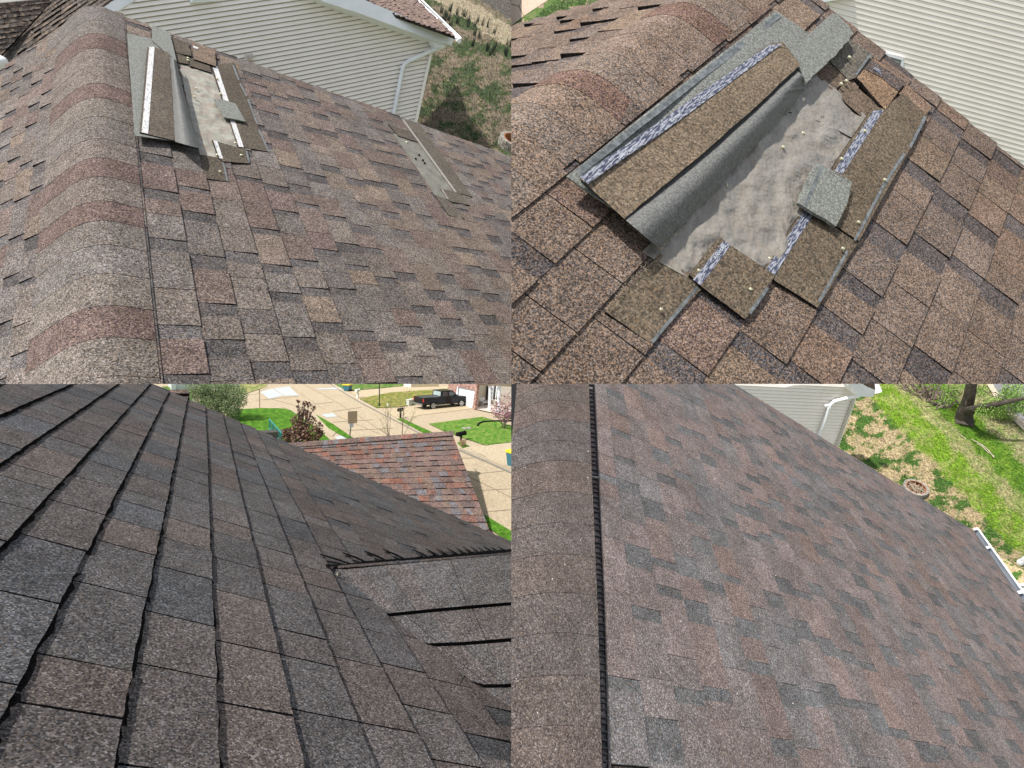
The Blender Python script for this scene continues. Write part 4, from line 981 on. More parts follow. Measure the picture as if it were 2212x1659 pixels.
mb.face([fr(4.4, -.94, 1.12), fr(4.4, .94, 1.12), fr(4.66, .98, .55), fr(4.66, -.98, .55)]); mb.face([fr(-1.25, -.94, 1.28), fr(-1.25, .94, 1.28), fr(-1.25, .98, .55), fr(-1.25, -.98, .55)])
mb.face([fr(-1.2, -.9, .8), fr(-1.2, .9, .8), fr(1.0, .9, .8), fr(1.0, -.9, .8)]); mb.face([fr(-1.2, -.98, .5), fr(-1.2, .98, .5), fr(4.6, .98, .45), fr(4.6, -.98, .45)])
mb.box(fr, -1.25, 1.0, -.96, -.86, .8, 1.3); mb.box(fr, -1.25, 1.0, .86, .96, .8, 1.3); mb.box(fr, -1.27, -1.18, -.9, .9, .8, 1.28)
mb.build('body', M_car, truck, q)
mb = MB(); extrude(mb, fr, [(1.0, 1.2), (1.12, 1.88), (2.55, 1.9), (3.3, 1.24)], -.9, .9, inset=.12, zt=1.2); mb.build('cab', M_car, truck, q)
for sy in (-1, 1):
    mb = MB(); y = lambda z: sy * (.915 - .12 * (z - 1.2) + .004)
    for w4 in ([(1.22, 1.32), (1.3, 1.78), (1.98, 1.8), (1.98, 1.3)], [(2.1, 1.3), (2.1, 1.8), (2.5, 1.8), (3.0, 1.32)]): mb.face([fr(a, y(b), b) for a, b in w4])
    mb.build('side_window', M_carg, truck, q)
mb = MB(); mb.face([fr(1.02, -.75, 1.35), fr(1.02, .75, 1.35), fr(1.10, .68, 1.8), fr(1.10, -.68, 1.8)]); mb.build('rear_window', flat_mat('pale_glass', (.35, .42, .42), .1), truck, q)
mb = MB(); mb.face([fr(3.27, -.78, 1.3), fr(3.27, .78, 1.3), fr(2.62, .7, 1.86), fr(2.62, -.7, 1.86)]); mb.build('windscreen', M_carg, truck, q)
mb = MB(); mb.face([fr(-1.2, -.86, 1.26), fr(-1.2, .86, 1.26), fr(.98, .86, 1.3), fr(.98, -.86, 1.3)]); mb.build('bed_cover', flat_mat('bed_cover', (.05, .055, .06), .5), truck, q)
M_tyre = flat_mat('tyre', (.015, .015, .015), .9); M_rim = flat_mat('alloy_rim', (.5, .5, .5), .3, .6)
for cx in (0, 3.7):
    for sy in (-1, 1):
        wh = thing('wheel', 'x', 'x', fr(cx, sy * .88, .38)); del wh['label']; del wh['category']
        wh.parent = truck; wh['_org'] = list(wh.location); wh.location = wh.location - truck.location
        mb = MB(); mb.tube([fr(cx, sy * .78, .38), fr(cx, sy * .80, .38), fr(cx, sy * .98, .38), fr(cx, sy * 1.0, .38)], [.34, .39, .39, .33], 20); mb.build('tyre', M_tyre, wh, q)
        mb = MB()
        for k in range(6):
            a = k * pi / 3; c = lambda r, b_, z=1.006: fr(cx + cos(b_) * r, sy * z, .38 + sin(b_) * r)
            mb.face([c(.04, a - .8), c(.26, a - .22), c(.26, a + .22), c(.04, a + .8)])
        mb.tube([fr(cx, sy * .99, .38), fr(cx, sy * 1.003, .38)], [.10, .08], 12); rr = [[fr(cx + cos(2 * pi * k / 20) * r, sy * 1.004, .38 + sin(2 * pi * k / 20) * r) for k in range(21)] for r in (.24, .28)]; mb.grid(rr); mb.build('rim', M_rim, wh, q)
for sy in (-1, 1):
    mb = MB(); mb.box(fr, -1.29, -1.2, sy * .97 - .07, sy * .97 + .02, .85, 1.2); mb.build('tail_light', flat_mat('red_lens', (.6, .03, .04), .3), truck, q)
mb = MB(); mb.box(fr, -1.42, -1.26, -.9, .9, .5, .66); mb.build('bumper', flat_mat('chrome', (.35, .36, .38), .25, .7), truck, q)
mb = MB(); mb.box(fr, 2.75, 2.95, -1.14, -.96, 1.22, 1.4); mb.build('side_mirror', M_car, truck, q)
# sign, lamp post, mailboxes, bins
def post_thing(name, label, cat, parts, group=None, base=None):
    t = thing(name, label, cat, base, group)
    for nm, mbb, m in parts: mbb.build(nm, m, t, q)
    return t
def pxv(x, y, yb, g=None):
    """point above ground pixel (x,yb) that shows at height pixel y"""
    g = g or GB; b = g.at(q, x, yb); r = None
    lo, hi = 0.0, 30.0
    for _ in range(40):
        m_ = (lo + hi) / 2; p = b + g.up * m_
        if pix(p)[1] - OFF[q][1] > y: lo = m_
        else: hi = m_
    return b + g.up * lo, b, lo
tp, bp, hh = pxv(1510, 118, 236)
f, o_ = frame(q, GB, 1510, 236, 1560, 230)
pole = MB(); lean = f(.25, 0, hh) - f(0, 0, hh); pole.tube([bp, tp + lean], .05, 8)
s1 = MB(); s1.box(lambda a, b, c: f(a + .22, b, c), -.38, .38, -.10, -.06, hh - .95, hh); s2 = MB(); s2.box(lambda a, b, c: f(a + .13, b, c), -.16, .16, -.10, -.06, hh * .42, hh * .60)
post_thing('street_sign', 'leaning metal post with two blank tan and grey sign plates seen from behind', 'street sign', [('post', pole, flat_mat('green_post', (.10, .14, .11), .5)), ('sign_plate', s1, flat_mat('sign_back', (.38, .30, .20), .6)), ('sign_plate', s2, flat_mat('sign_back_grey', (.42, .5, .55), .5))], base=bp)
tp, bp, hh = pxv(1639, -20, 97); pole = MB(); pole.tube([bp, bp + GB.up * hh], .06, 8); bs = MB(); bs.tube([bp, bp + GB.up * .35], [.14, .09], 8)
post_thing('lamp_post', 'thin dark green lamp post on the dry lawn, its head above the picture', 'lamp post', [('post', pole, flat_mat('dark_green_metal', (.03, .045, .03), .5)), ('base', bs, flat_mat('dark_green_metal', (.03, .045, .03), .5))], base=bp)
tp, bp, hh = pxv(1122, 28, 104); pole = MB(); pole.tube([bp, bp + GB.up * hh], .035, 6); cp = MB(); cp.tube([bp + GB.up * hh, bp + GB.up * (hh + .12)], .07, 8)
post_thing('marker_post', 'slim rusty marker post standing at the edge of the round dark green lawn', 'post', [('post', pole, flat_mat('rusty_metal', (.22, .14, .09))), ('cap', cp, flat_mat('rusty_metal', (.22, .14, .09)))], base=bp)
def mailbox(x, yb, yt, L_, colm, label, wpost=.06):
    tp, bp, hh = pxv(x, yt, yb); f, _ = frame(q, GB, x, yb, x + 40, yb - 8); a = MB(); a.box(f, -wpost, wpost, -wpost, wpost, 0, hh - .2)
    b = MB(); prof = [(cos(k * pi / 8) * .14, .18 + sin(k * pi / 8) * .14) for k in range(9)] + [(-.14, 0), (.14, 0)]
    A = [f(-L_ / 2, y, hh - .3 + z) for y, z in prof]; B = [f(L_ / 2, y, hh - .3 + z) for y, z in prof]; b.face(A); b.face(B[::-1])
    for i in range(len(prof)): j = (i + 1) % len(prof); b.face([A[j], A[i], B[i], B[j]])
    fl = MB(); fl.box(f, L_ * .2, L_ * .25, -.17, -.145, hh - .1, hh + .12)
    return post_thing('mailbox', label, 'mailbox', [('post', a, colm), ('box', b, colm), ('flag', fl, colm)], base=bp)
mailbox(1545, 60, 22, .75, flat_mat('white_plastic', (.8, .78, .74)), 'white mailbox on a thick white post beside the far driveway', .10)
mailbox(1730, 148, 104, .62, M_blk, 'black mailbox on a post by the pickup driveway behind the bare tree')
mailbox(1992, 245, 206, .95, M_blk, 'black mailbox above the tuft of dry ornamental grass')
def bin_(x, yb, yt, label, w_=.32):
    tp, bp, hh = pxv(x, yt, yb); f, _ = frame(q, GB, x, yb, x + 40, yb - 8); a = MB()
    rows = [[f(sx * w_ * k, sy * w_ * k, z * hh) for sx, sy in ((-1, -1), (1, -1), (1, 1), (-1, 1), (-1, -1))] for z, k in ((0.04, .78), (.85, 1))]; a.grid(rows)
    l = MB(); l.box(f, -w_ * 1.1, w_ * 1.1, -w_ * 1.1, w_ * 1.1, hh * .85, hh); 
    wl = MB(); wl.tube([f(-w_ * .9, -w_ * .8, .1), f(w_ * .9, -w_ * .8, .1)], .1, 10)
    return post_thing('wheelie_bin', label, 'bin', [('bin_body', a, flat_mat('blue_bin', (.04, .16, .22))), ('lid', l, flat_mat('yellow_lid', (.8, .6, .03))), ('wheels', wl, M_blk)], base=bp)
bin_(1502, 30, 0, 'blue recycling bin with yellow lid near the white mailbox', .45); bin_(2216, 354, 285, 'blue recycling bin with yellow lid cut by the right edge of the driveway', .34)
for x, yb, yt, lab in ((1676, 98, 84, 'small white capped pipe in the lawn right of the lamp post'),):
    tp, bp, hh = pxv(x, yt, yb); a = MB(); a.tube([bp, bp + GB.up * hh * .8, bp + GB.up * hh], [.1, .1, .04], 10); tag(a.build('cleanout_pipe', flat_mat('white_plastic2', (.8, .8, .78)), None, q), lab, 'pipe')
for x, yb, yt, lab, w_ in ((1767, 93, 67, 'pale utility box, left of the pair behind the pickup', .22), (1780, 88, 64, 'grey green utility box, right of the pair behind the pickup', .2)):
    tp, bp, hh = pxv(x, yt, yb); f, _ = frame(q, GB, x, yb, x + 40, yb - 6); t = thing('utility_box', lab, 'utility box', bp); a = MB(); a.box(f, -w_, w_, -w_, w_, 0, hh * .88); a.build('cabinet', flat_mat('utility_paint', (.55, .58, .52) if w_ > .21 else (.35, .4, .33)), t, q); a = MB(); a.box(f, -w_ * 1.1, w_ * 1.1, -w_ * 1.1, w_ * 1.1, hh * .88, hh); a.build('lid', flat_mat('utility_lid', (.6, .62, .56)), t, q)
# fence
ft = thing('railing_fence', 'teal green metal railing beside the lower lawn between evergreen and red leaved shrub', 'fence', GB.at(q, 1190, 225))
a0, b0 = GB.at(q, 1164, 195), GB.at(q, 1218, 262); a = MB(); hh = pxv(1164, 150, 195)[2]
for z in (.12, .97): a.tube([a0 + GB.up * hh * z, b0 + GB.up * hh * z], .05, 6)
a.build('rail', flat_mat('teal_metal', (.03, .22, .20)), ft, q); 
for k in range(14):
    a = MB(); p = a0.lerp(b0, k / 13); a.tube([p, p + GB.up * hh * (1.02 if k % 4 == 0 else .97)], .045 if k % 4 == 0 else .02, 5); a.build('post' if k % 4 == 0 else 'baluster', flat_mat('teal_metal', (.03, .22, .20)), ft, q)
# retaining wall / drain
f, o_ = frame(q, GB, 1095, 235, 1150, 232); a = MB(); a.box(f, -.5, 2.6, -1, 0, 0, pxv(1095, 202, 235)[2]); a.box(f, 2.6, 3.4, -1.2, 0, 0, pxv(1095, 205, 235)[2] * .9); tag(a.build('retaining_wall', flat_mat('dark_block', (.06, .055, .05), .9), None, q), 'low dark block wall showing just over the roof edge below the lawn', 'wall')
# red roof in front of the street
RD = tri_plane(q, (1265, 262), 36, (1957, 212), 31.5, (2118, 640), 23)
PALX = [(.135, .092, .088)] * 5 + [(.115, .088, .087)] * 3 + [(.14, .10, .087)] * 3 + [(.185, .085, .068), (.17, .085, .07), (.12, .115, .128), (.13, .125, .14), (.155, .085, .074)]
PALX = [tuple(v * .84 for v in c) for c in PALX]
rx = thing('house_roof', 'mottled red and grey shingle gable roof in front of the street', 'roof', RD.at(q, 1800, 640, -2))
slanted(q, RD, [(1180, 262), (1957, 222), (2120, 645), (1700, 760), (1180, 500)], (1265, 284), (22, -1.25), (0, 17.6), PALX, M_far, rx, 15, lift=.04, tw=(.5, 1.5))
mb = MB(); n_ = 34
for k in range(n_):
    t0, t1 = k / n_, (k + 1) / n_ - .0008; x0, x1 = 1190 + (1962 - 1190) * t0, 1190 + (1962 - 1190) * t1; y = lambda x: 268 - (x - 1190) * .0725
    c = random.Random(k).choice(PALX); mb.prism([RD.at(q, x0, y(x0) - 10, .15), RD.at(q, x1, y(x1) - 10, .15), RD.at(q, x1, y(x1) + 10, .10), RD.at(q, x0, y(x0) + 10, .10)], [RD.at(q, x0, y(x0) - 10, .0), RD.at(q, x1, y(x1) - 10, .0), RD.at(q, x1, y(x1) + 10, .0), RD.at(q, x0, y(x0) + 10, .0)], c, (.03, .02, .02))
mb.build('ridge_cap', M_far, rx, q)
mb = MB(); mb.face([RD.at(q, 1957, 214, 0), RD.at(q, 2124, 650, 0), RD.at(q, 2124, 650, -.7), RD.at(q, 1957, 214, -.7)]); mb.build('gable_wall', M_sid, rx, q)
RD2 = tri_plane(q, (735, 25), 14, (816, 24), 14, (820, 120), 13)
rx2 = thing('house_roof', 'small corner of a red brown shingle roof beside the evergreen, far left', 'roof', RD2.at(q, 780, 110))
slanted(q, RD2, [(690, 38), (816, 36), (820, 130), (690, 130)], (735, 38), (22, 0), (0, 16), PALX, M_far, rx2, 2, lift=.05, tw=(.6, 1.6))
mb = MB()
for k in range(7):
    x0, x1 = 690 + 18 * k, 690 + 18 * k + 17.5; c = random.Random(k + 3).choice(PALX[:9]); mb.prism([RD2.at(q, x0, 25, .06), RD2.at(q, x1, 25, .06), RD2.at(q, x1, 40, .1), RD2.at(q, x0, 40, .1)], [RD2.at(q, x0, 25, 0), RD2.at(q, x1, 25, 0), RD2.at(q, x1, 40, 0), RD2.at(q, x0, 40, 0)], c, SIDE)
mb.build('ridge_cap', M_far, rx2, q)
# pale building beyond, far left
f, o_ = frame(q, GB, 690, 30, 890, 20); hs_ = thing('pale_building', 'pale grey building end partly hidden behind the evergreen tree at the top', 'building', o_)
a = MB(); a.box(f, 1.5, 9, 0, 4, 0, 3); a.build('wall', flat_mat('pale_wall', (.55, .58, .6)), hs_, q); a = MB(); a.box(f, 1.2, 1.7, -.1, .3, 0, 3.1); a.build('white_trim', M_white, hs_, q)
# ---- trees and shrubs
def tree(name, label, cat, x, yb, blobs, trunk, cols, leafsize, seed, group=None, g=None, mats=(None, None), base_r=.16):
    """blobs: (x, y, radius m, count) read at the trunk's distance"""
    g = g or GB; rn = random.Random(seed); b = g.at(q, x, yb); d = -b.z; t = thing(name, label, cat, b, group)
    a = MB(); top = ray(q, blobs[0][0], blobs[0][1]) * d
    a.tube([b - g.up * .1, b.lerp(top, .5), top], [base_r, base_r * .7, base_r * .3], 8)
    for bx, by, br, n in blobs[1:]:
        c = ray(q, bx, by) * d; s = b.lerp(top, rn.uniform(.25, .7)); a.tube([s, s.lerp(c, .6) + g.up * .1, c], [base_r * .45, base_r * .3, base_r * .1], 6)
    a.build('trunk', mats[0] or M_bark, t, q)
    a = MB()
    for bx, by, br, n in blobs:
        c = ray(q, bx, by) * (d + rn.uniform(-.6, .6) * br)
        leaves(a, c, br, n, leafsize, cols, rn)
    a.build('crown', mats[1] or M_leaf, t, q); return t
GRN = [(.11, .17, .06), (.15, .22, .08), (.19, .26, .11), (.07, .12, .05), (.24, .30, .15)]
k_ = -GB.at(q, 950, 150).z / F
tree('evergreen_tree', 'bushy light green evergreen tree at the top over the edge of the dark roof', 'tree', 950, 160,
     [(930, 10, 75 * k_, 5200), (870, 55, 52 * k_, 3200), (985, 50, 62 * k_, 4000), (930, 90, 62 * k_, 4000), (1030, 40, 38 * k_, 1000), (860, 15, 50 * k_, 2600), (1000, 100, 45 * k_, 1800), (1045, 75, 25 * k_, 440), (955, -30, 60 * k_, 2400), (900, 110, 50 * k_, 2400), (1010, 125, 30 * k_, 1000)], None, GRN, 2.6 * k_, 3)
k2 = -GB.at(q, 1300, 262).z / F
RED = [(.13, .06, .035), (.18, .09, .05), (.10, .045, .03), (.22, .13, .08), (.07, .04, .03)]
tree('red_leaved_tree', 'small tree with reddish brown leaves rising behind the red roof', 'tree', 1300, 275,
     [(1300, 200, 40 * k2, 550), (1265, 225, 42 * k2, 520), (1345, 220, 42 * k2, 520), (1285, 160, 28 * k2, 260), (1305, 120, 20 * k2, 130), (1290, 75, 8 * k2, 26), (1318, 82, 11 * k2, 36), (1335, 90, 12 * k2, 40), (1355, 105, 12 * k2, 40), (1345, 160, 22 * k2, 130), (1375, 185, 22 * k2, 130), (1240, 205, 20 * k2, 120), (1230, 240, 22 * k2, 140), (1385, 215, 18 * k2, 100), (1330, 130, 16 * k2, 80), (1300, 245, 42 * k2, 500), (1350, 255, 40 * k2, 400), (1310, 95, 10 * k2, 26), (1285, 98, 6 * k2, 18)], None, RED, 4.6 * k2, 5)
def bare_tree(x, yb, tips, label, seed, cols, ls, name='bare_tree', twig=3):
    rn = random.Random(seed); b = GB.at(q, x, yb); d = -b.z; k = d / F; t = thing(name, label, 'tree', b); a = MB(); lf = MB()
    for tx, ty, r in tips:
        e = ray(q, tx, ty) * (d + rn.uniform(-1, 1)); mid = b.lerp(e, .45) + Vector((rn.uniform(-6, 6) * k, 0, 0)); a.tube([b, mid, e], [r, r * .6, r * .15], 5)
        for _ in range(twig * 3):
            s = mid.lerp(e, rn.random()); u = s + (e - mid).normalized() * 26 * k * rn.random() + Vector((rn.uniform(-24, 24), rn.uniform(-4, 22), rn.uniform(-20, 20))) * k
            a.tube([s, s.lerp(u, .5) + Vector((0, 2 * k, 0)), u], [r * .25, r * .18, r * .06], 4, cap=False)
            for _ in range(4): leaves(lf, s.lerp(u, rn.uniform(.4, 1)), 4 * k, 1, ls, cols, rn)
    a.build('branches', noise_mat('bare_bark', (.13, .10, .08), (.25, .2, .16), 8, rough=.9), t, q); lb_ = lf.build('leaf_buds', M_leaf, t, q); lb_['kind'] = 'stuff'; return t
k3 = -GB.at(q, 1700, 232).z / F
bare_tree(1680, 240, [(1678, 110, 2.2 * k3), (1640, 150, 1.5 * k3), (1650, 195, 1.2 * k3), (1665, 80, 1.3 * k3), (1690, 60, 1.3 * k3)], 'slim bare multi stem tree with first buds behind the red roof, left trunk', 4, [(.25, .28, .08), (.2, .25, .07)], 2.2 * k3)
bare_tree(1737, 240, [(1745, 90, 2.6 * k3), (1760, 20, 1.6 * k3), (1790, 120, 1.3 * k3), (1775, 160, 1.2 * k3), (1728, 60, 1.3 * k3), (1805, 95, 1 * k3)], 'taller bare tree with first buds behind the red roof, right trunk', 9, [(.25, .28, .08), (.2, .25, .07)], 2.2 * k3)
k4 = -GB.at(q, 2178, 195).z / F
bare_tree(2178, 194, [(2178, 150, 3.6 * k4), (2150, 85, 1.8 * k4), (2195, 60, 1.8 * k4), (2130, 120, 1.3 * k4), (2215, 100, 1.5 * k4), (2165, 70, 1.3 * k4), (2205, 130, 1.3 * k4), (2185, 100, 1.3 * k4), (2140, 100, 1.2 * k4)], 'small tree with pink purple blossom on the lawn before the porch', 14, [(.35, .14, .19), (.28, .12, .15), (.42, .2, .24)], 3.4 * k4, 'blossom_tree', twig=9)
def shrub(name, label, x, y, r, n, cols, ls, seed, cat='shrub', yb=None):
    rn = random.Random(seed); b = GB.at(q, x, yb or y + r * .8); k = -b.z / F; a = MB()
    for dx, dy, rr in ((0, 0, 1), (-.6, .15, .7), (.6, .1, .7)): leaves(a, ray(q, x + dx * r, y + dy * r) * -b.z, r * rr * k, n // 3, ls * k, cols, rn, core=.2)
    tag(a.build(name, M_leaf, None, q), label, cat); return b
shrub('golden_shrub', 'low bright yellow green shrub beside the brick wall behind the pickup', 1940, 31, 15, 500, [(.30, .33, .03), (.22, .28, .03), (.38, .36, .05)], 4, 3)
shrub('porch_shrub', 'dark green shrub low behind the pink blossom tree', 2200, 135, 18, 500, [(.04, .08, .02), (.1, .1, .03)], 4, 5)
b = GB.at(q, 2000, 272); k = -b.z / F; a = MB(); rn = random.Random(3)
for _ in range(260):
    t = rn.random() * 6.28; s = rn.uniform(.2, 1) * 17 * k; e = b + Vector((cos(t) * s, 0, sin(t) * s)) + GB.up * rn.uniform(22, 40) * k; w_ = Vector((.7 * k, 0, 0)); st0 = b + Vector((cos(t) * s * .4, 0, sin(t) * s * .4)); a.face([st0 - w_, st0 + w_, e], rn.choice([(.40, .30, .17), (.32, .24, .13), (.48, .38, .24)]))
tag(a.build('ornamental_grass', M_leaf, None, q), 'straw coloured tuft of ornamental grass under the black mailbox', 'grass tuft')
a = MB(); rn = random.Random(5)
for _ in range(9):
    p = GB.at(q, 2018 + rn.uniform(-16, 14), 189 + rn.uniform(-4, 4), .08); r = rn.uniform(.12, .3)
    ring = [p + Vector((cos(i) * r, rn.uniform(-.02, .02), sin(i) * r)) for i in range(6)]; a.face([v for v in ring]); a.grid([ring + [ring[0]], [v - GB.up * .1 for v in ring] + [ring[0] - GB.up * .1]])
tag(a.build('stepping_stones', flat_mat('grey_stone', (.34, .33, .30), .9), None, q), 'flat grey stone cluster lying in the right front lawn', 'stones')
a = MB(); a.tube([GB.at(q, x, y, .1) for x, y in ((2064, 180), (2068, 170), (2090, 163), (2130, 160), (2230, 157))], .09, 6); tag(a.build('black_edging', M_blk, None, q), 'curved black edging strip around the foot of the blossom tree', 'edging')
# ---- the brick and beige house, top right
g1, g2 = GB.at(q, 1968, 80), GB.at(q, 2050, 112)
hb = thing('brick_house', 'house with brick garage front, white garage door and white columned porch, top right', 'house', g2)
PW = Plane(g1, g2 - g1, GB.up * 1.0, hs=1.0)
if PW.n.dot(PW.o) > 0: PW.n = -PW.n
def brickmat():
    m, n, b = mat('pink_brick'); tc = N(n, 'ShaderNodeTexCoord'); no = N(n, 'ShaderNodeTexNoise', i_Scale=4.0, i_Detail=4.0, i_Roughness=.9); n.links.new(tc.outputs['Object'], no.inputs[0])
    v = N(n, 'ShaderNodeTexVoronoi', i_Scale=7.0); n.links.new(tc.outputs['Object'], v.inputs[0]); s = N(n, 'ShaderNodeSeparateColor'); n.links.new(v.outputs['Color'], s.inputs[0])
    c = ramp(n, s.outputs[0], [(0, (.22, .10, .085)), (.5, (.36, .20, .17)), (1, (.5, .36, .30))]); n.links.new(c, b.inputs['Base Color']); b.inputs['Roughness'].default_value = .9; return m
M_brick = brickmat(); M_beige = flat_mat('beige_wall', (.50, .42, .30))
def wallpoly(pl, poly, h, t, m, name, parent=None):
    mb = MB(); board(mb, pl, q, poly, h, t); return mb.build(name, m, parent or hb, q)
wallpoly(PW, [(1938, -40), (2064, -40), (2052, 112), (2040, 104), (2052, 28), (1978, 12), (1972, 82), (1935, 66)], .0, .3, M_brick, 'brick_wall')
gd = wallpoly(PW, [(1976, 12), (2054, 28), (2044, 106), (1971, 80)], -.12, .1, M_white, 'garage_door')
mb = MB()
for k in range(1, 4):
    t = k / 4; board(mb, PW, q, [(1976 - 5 * t, 12 + 68 * t), (2054 - 10 * t, 28 + 78 * t), (2054 - 10 * t, 29.2 + 78 * t), (1976 - 5 * t, 13 + 68 * t)], -.10, .02, (.5, .5, .5))
mb.build('panel_line', M_paint, gd, q)
wallpoly(PW, [(1966, 78), (1973, 81), (1980, 12), (1975, 11)], .02, .05, M_white, 'door_frame')
g3 = GB.at(q, 2047, 108); g4 = GB.at(q, 2100, 82)
PW2 = Plane(g3, g4 - g3, GB.up * 1.0, hs=1.0); PW2.n = PW2.n if PW2.n.dot(PW2.o) < 0 else -PW2.n
wallpoly(PW2, [(2058, -40), (2110, -40), (2100, 84), (2048, 110)], 0, .2, M_beige, 'beige_wall')
g5 = GB.at(q, 2300, 110); PW3 = Plane(g4, g5 - g4, GB.up, hs=1.0); PW3.n = PW3.n if PW3.n.dot(PW3.o) < 0 else -PW3.n
wallpoly(PW3, [(2098, -40), (2330, -40), (2330, 115), (2096, 84)], 0, .2, flat_mat('porch_wall', (.42, .38, .32)), 'porch_wall')
for dx in (0, 32):
    wn = wallpoly(PW3, [(2112 + dx, 6 + dx * .1), (2132 + dx, 10 + dx * .1), (2127 + dx, 70 + dx * .2), (2106 + dx, 66 + dx * .2)], .03, .05, M_white, 'window')
    wallpoly(PW3, [(2115 + dx, 12 + dx * .1), (2129 + dx, 15 + dx * .1), (2125 + dx, 64 + dx * .2), (2110 + dx, 61 + dx * .2)], .05, .02, M_glass, 'pane', wn)
    mb = MB()
    for k in (1, 2): board(mb, PW3, q, [(2112 + dx, 12 + 17 * k), (2128 + dx, 15 + 17 * k), (2128 + dx, 17 + 17 * k), (2112 + dx, 14 + 17 * k)], .07, .01)
    board(mb, PW3, q, [(2119 + dx, 12), (2121.5 + dx, 12), (2117.5 + dx, 62), (2115.5 + dx, 62)], .07, .01); mb.build('muntin', M_white, wn, q)
    wallpoly(PW3, [(2104 + dx, 5), (2111 + dx, 6), (2105 + dx, 66), (2098 + dx, 65)], .04, .03, flat_mat('dark_shutter', (.04, .05, .06)), 'shutter')
for xb, yb, xt in ((2115, 112, 2124), (2154, 123, 2168)):
    b = GB.at(q, xb, yb); tp_, _, hh = pxv(xb, 6, yb); a = MB(); e = ray(q, xt, 8); e = e * (-b.z); top_ = tp_; a.tube([b, b + GB.up * .25, b + GB.up * .26, b.lerp(top_, 1)], [.24, .24, .17, .15], 12); a.tube([top_ - GB.up * .2, top_], .22, 8); a.build('column', M_white, hb, q)
mb = MB(); tpa = pxv(2115, 6, 112)[0]; tpb = pxv(2154, 8, 123)[0]; dv = (tpb - tpa); w4 = Vector((0, 0, -1)) 
pr = [tpa - dv * 1.6 + GB.up * .25, tpb + dv * 2.2 + GB.up * .25, tpb + dv * 2.2 + GB.up * 1.2 - dv.cross(GB.up).normalized() * -2.2, tpa - dv * 1.6 + GB.up * 1.2 - dv.cross(GB.up).normalized() * -2.2]
mb.prism(pr, [p - GB.up * .28 for p in pr], (.40, .34, .27)); mb.build('porch_roof', M_paint, hb, q)
conc(q, GB, [[(2048, 106), (2098, 84), (2330, 112), (2330, 165), (2150, 128)]], .12, 'porch_bed', (.62, .52, .45))
a = MB(); f, o_ = frame(q, GB, 2090, 95, 2110, 92); 
for (x0, x1, y0, y1, z0, z1) in ((-.5, .5, -.3, .3, .38, .46), (-.5, .5, .3, .38, .4, .95), (-.5, -.42, -.3, .3, 0, .6), (.42, .5, -.3, .3, 0, .6)): a.box(f, x0, x1, y0, y1, z0, z1)
tag(a.build('porch_bench', flat_mat('white_bench', (.7, .68, .64)), None, q), 'small white seat standing on the porch between wall and column', 'bench')
# far neighbour, white house bottom at the top edge
f, o_ = frame(q, GB, 1745, 10, 1880, 18); hn = thing('white_house', 'white and beige house wall cut by the top edge above the pickup', 'house', o_)
a = MB(); board(a, Plane(o_, GB.at(q, 1775, 14) - o_, GB.up, hs=1.0), q, [(1745, -40), (1776, -40), (1776, 16), (1745, 9)], 0, .1); a.build('garage_door', M_white, hn, q)
o2 = GB.at(q, 1776, 15); a = MB(); board(a, Plane(o2, GB.at(q, 1890, 12) - o2, GB.up, hs=1.0), q, [(1776, -40), (1900, -40), (1895, 12), (1776, 17)], 0, .2); a.build('wall', M_beige, hn, q)
def regB(rn): return rn.uniform(1790, 2212), rn.uniform(110, 265)
# ================================================================== LOWER RIGHT: finished roof with ridge vent
q = 'BR'
PALW = [tuple(v * 1.12 for v in c) for c in [(.148, .120, .114)] * 5 + [(.158, .120, .111)] * 3 + [(.140, .122, .118)] * 4 + [(.160, .116, .103)] + [(.120, .116, .118)] * 2]
PALW = soften(PALW, .2, (.98, 1.0, 1.02)); GAPW = (.106, .109, .114)
rakeBR = PBR.uv(q, 960, 0)[1]
roofW = thing('shingle_roof', 'reddish brown shingle roof with long black ridge vent gap, above the sunny lawn', 'roof', PBR.P(3, 2, -8))
uE = PBR.uv(q, 2000, 640)[0]
P0 = PBR.uv(q, 955, -3); P1_ = PBR.uv(q, 1992, 632); P2_ = PBR.uv(q, 2225, 960)
dx, dy = P2_[0] - P1_[0], P2_[1] - P1_[1]
P3_ = (P1_[0] + dx * 12, P1_[1] + dy * 12)
sl_ = (P1_[1] - P0[1]) / (P1_[0] - P0[0]); Pm = (-.4, P0[1] + sl_ * (-.4 - P0[0]))
out = ccw([Pm, P1_, P3_, (-.4, P3_[1])]) 
vlo = PBR.uv(q, 400, 1659)[1] - 10
mb = MB()
shingles(mb, q, PBR, -1, int(uE) + 3, vlo, rakeBR + 3, PALW, GAPW, outline=out, seed=41, side=(.016, .014, .014), tb=.010, tt=.014, gapp=.62, gapw=(.25, .9), tabw=(.6, 1.8), jit=.006, joint=.01)
mb.build('shingle_slope', M_dark2, roofW, q)
mb = MB(); mb.face([PBR.P(a, b, -.05) for a, b in out], (.05, .045, .045)); mb.build('deck', M_dark2, roofW, q)
mb = MB(); rk = [PBR.P(*Pm, 0), PBR.P(*P1_, 0)]; mb.prism([rk[0], rk[1], rk[1] - PBR.n * .004, rk[0] - PBR.n * .004], [p + PBR.b * .006 for p in (rk[0], rk[1], rk[1] - PBR.n * .004, rk[0] - PBR.n * .004)], (.12, .10, .095)); mb.build('rake_edge', M_dark2, roofW, q)
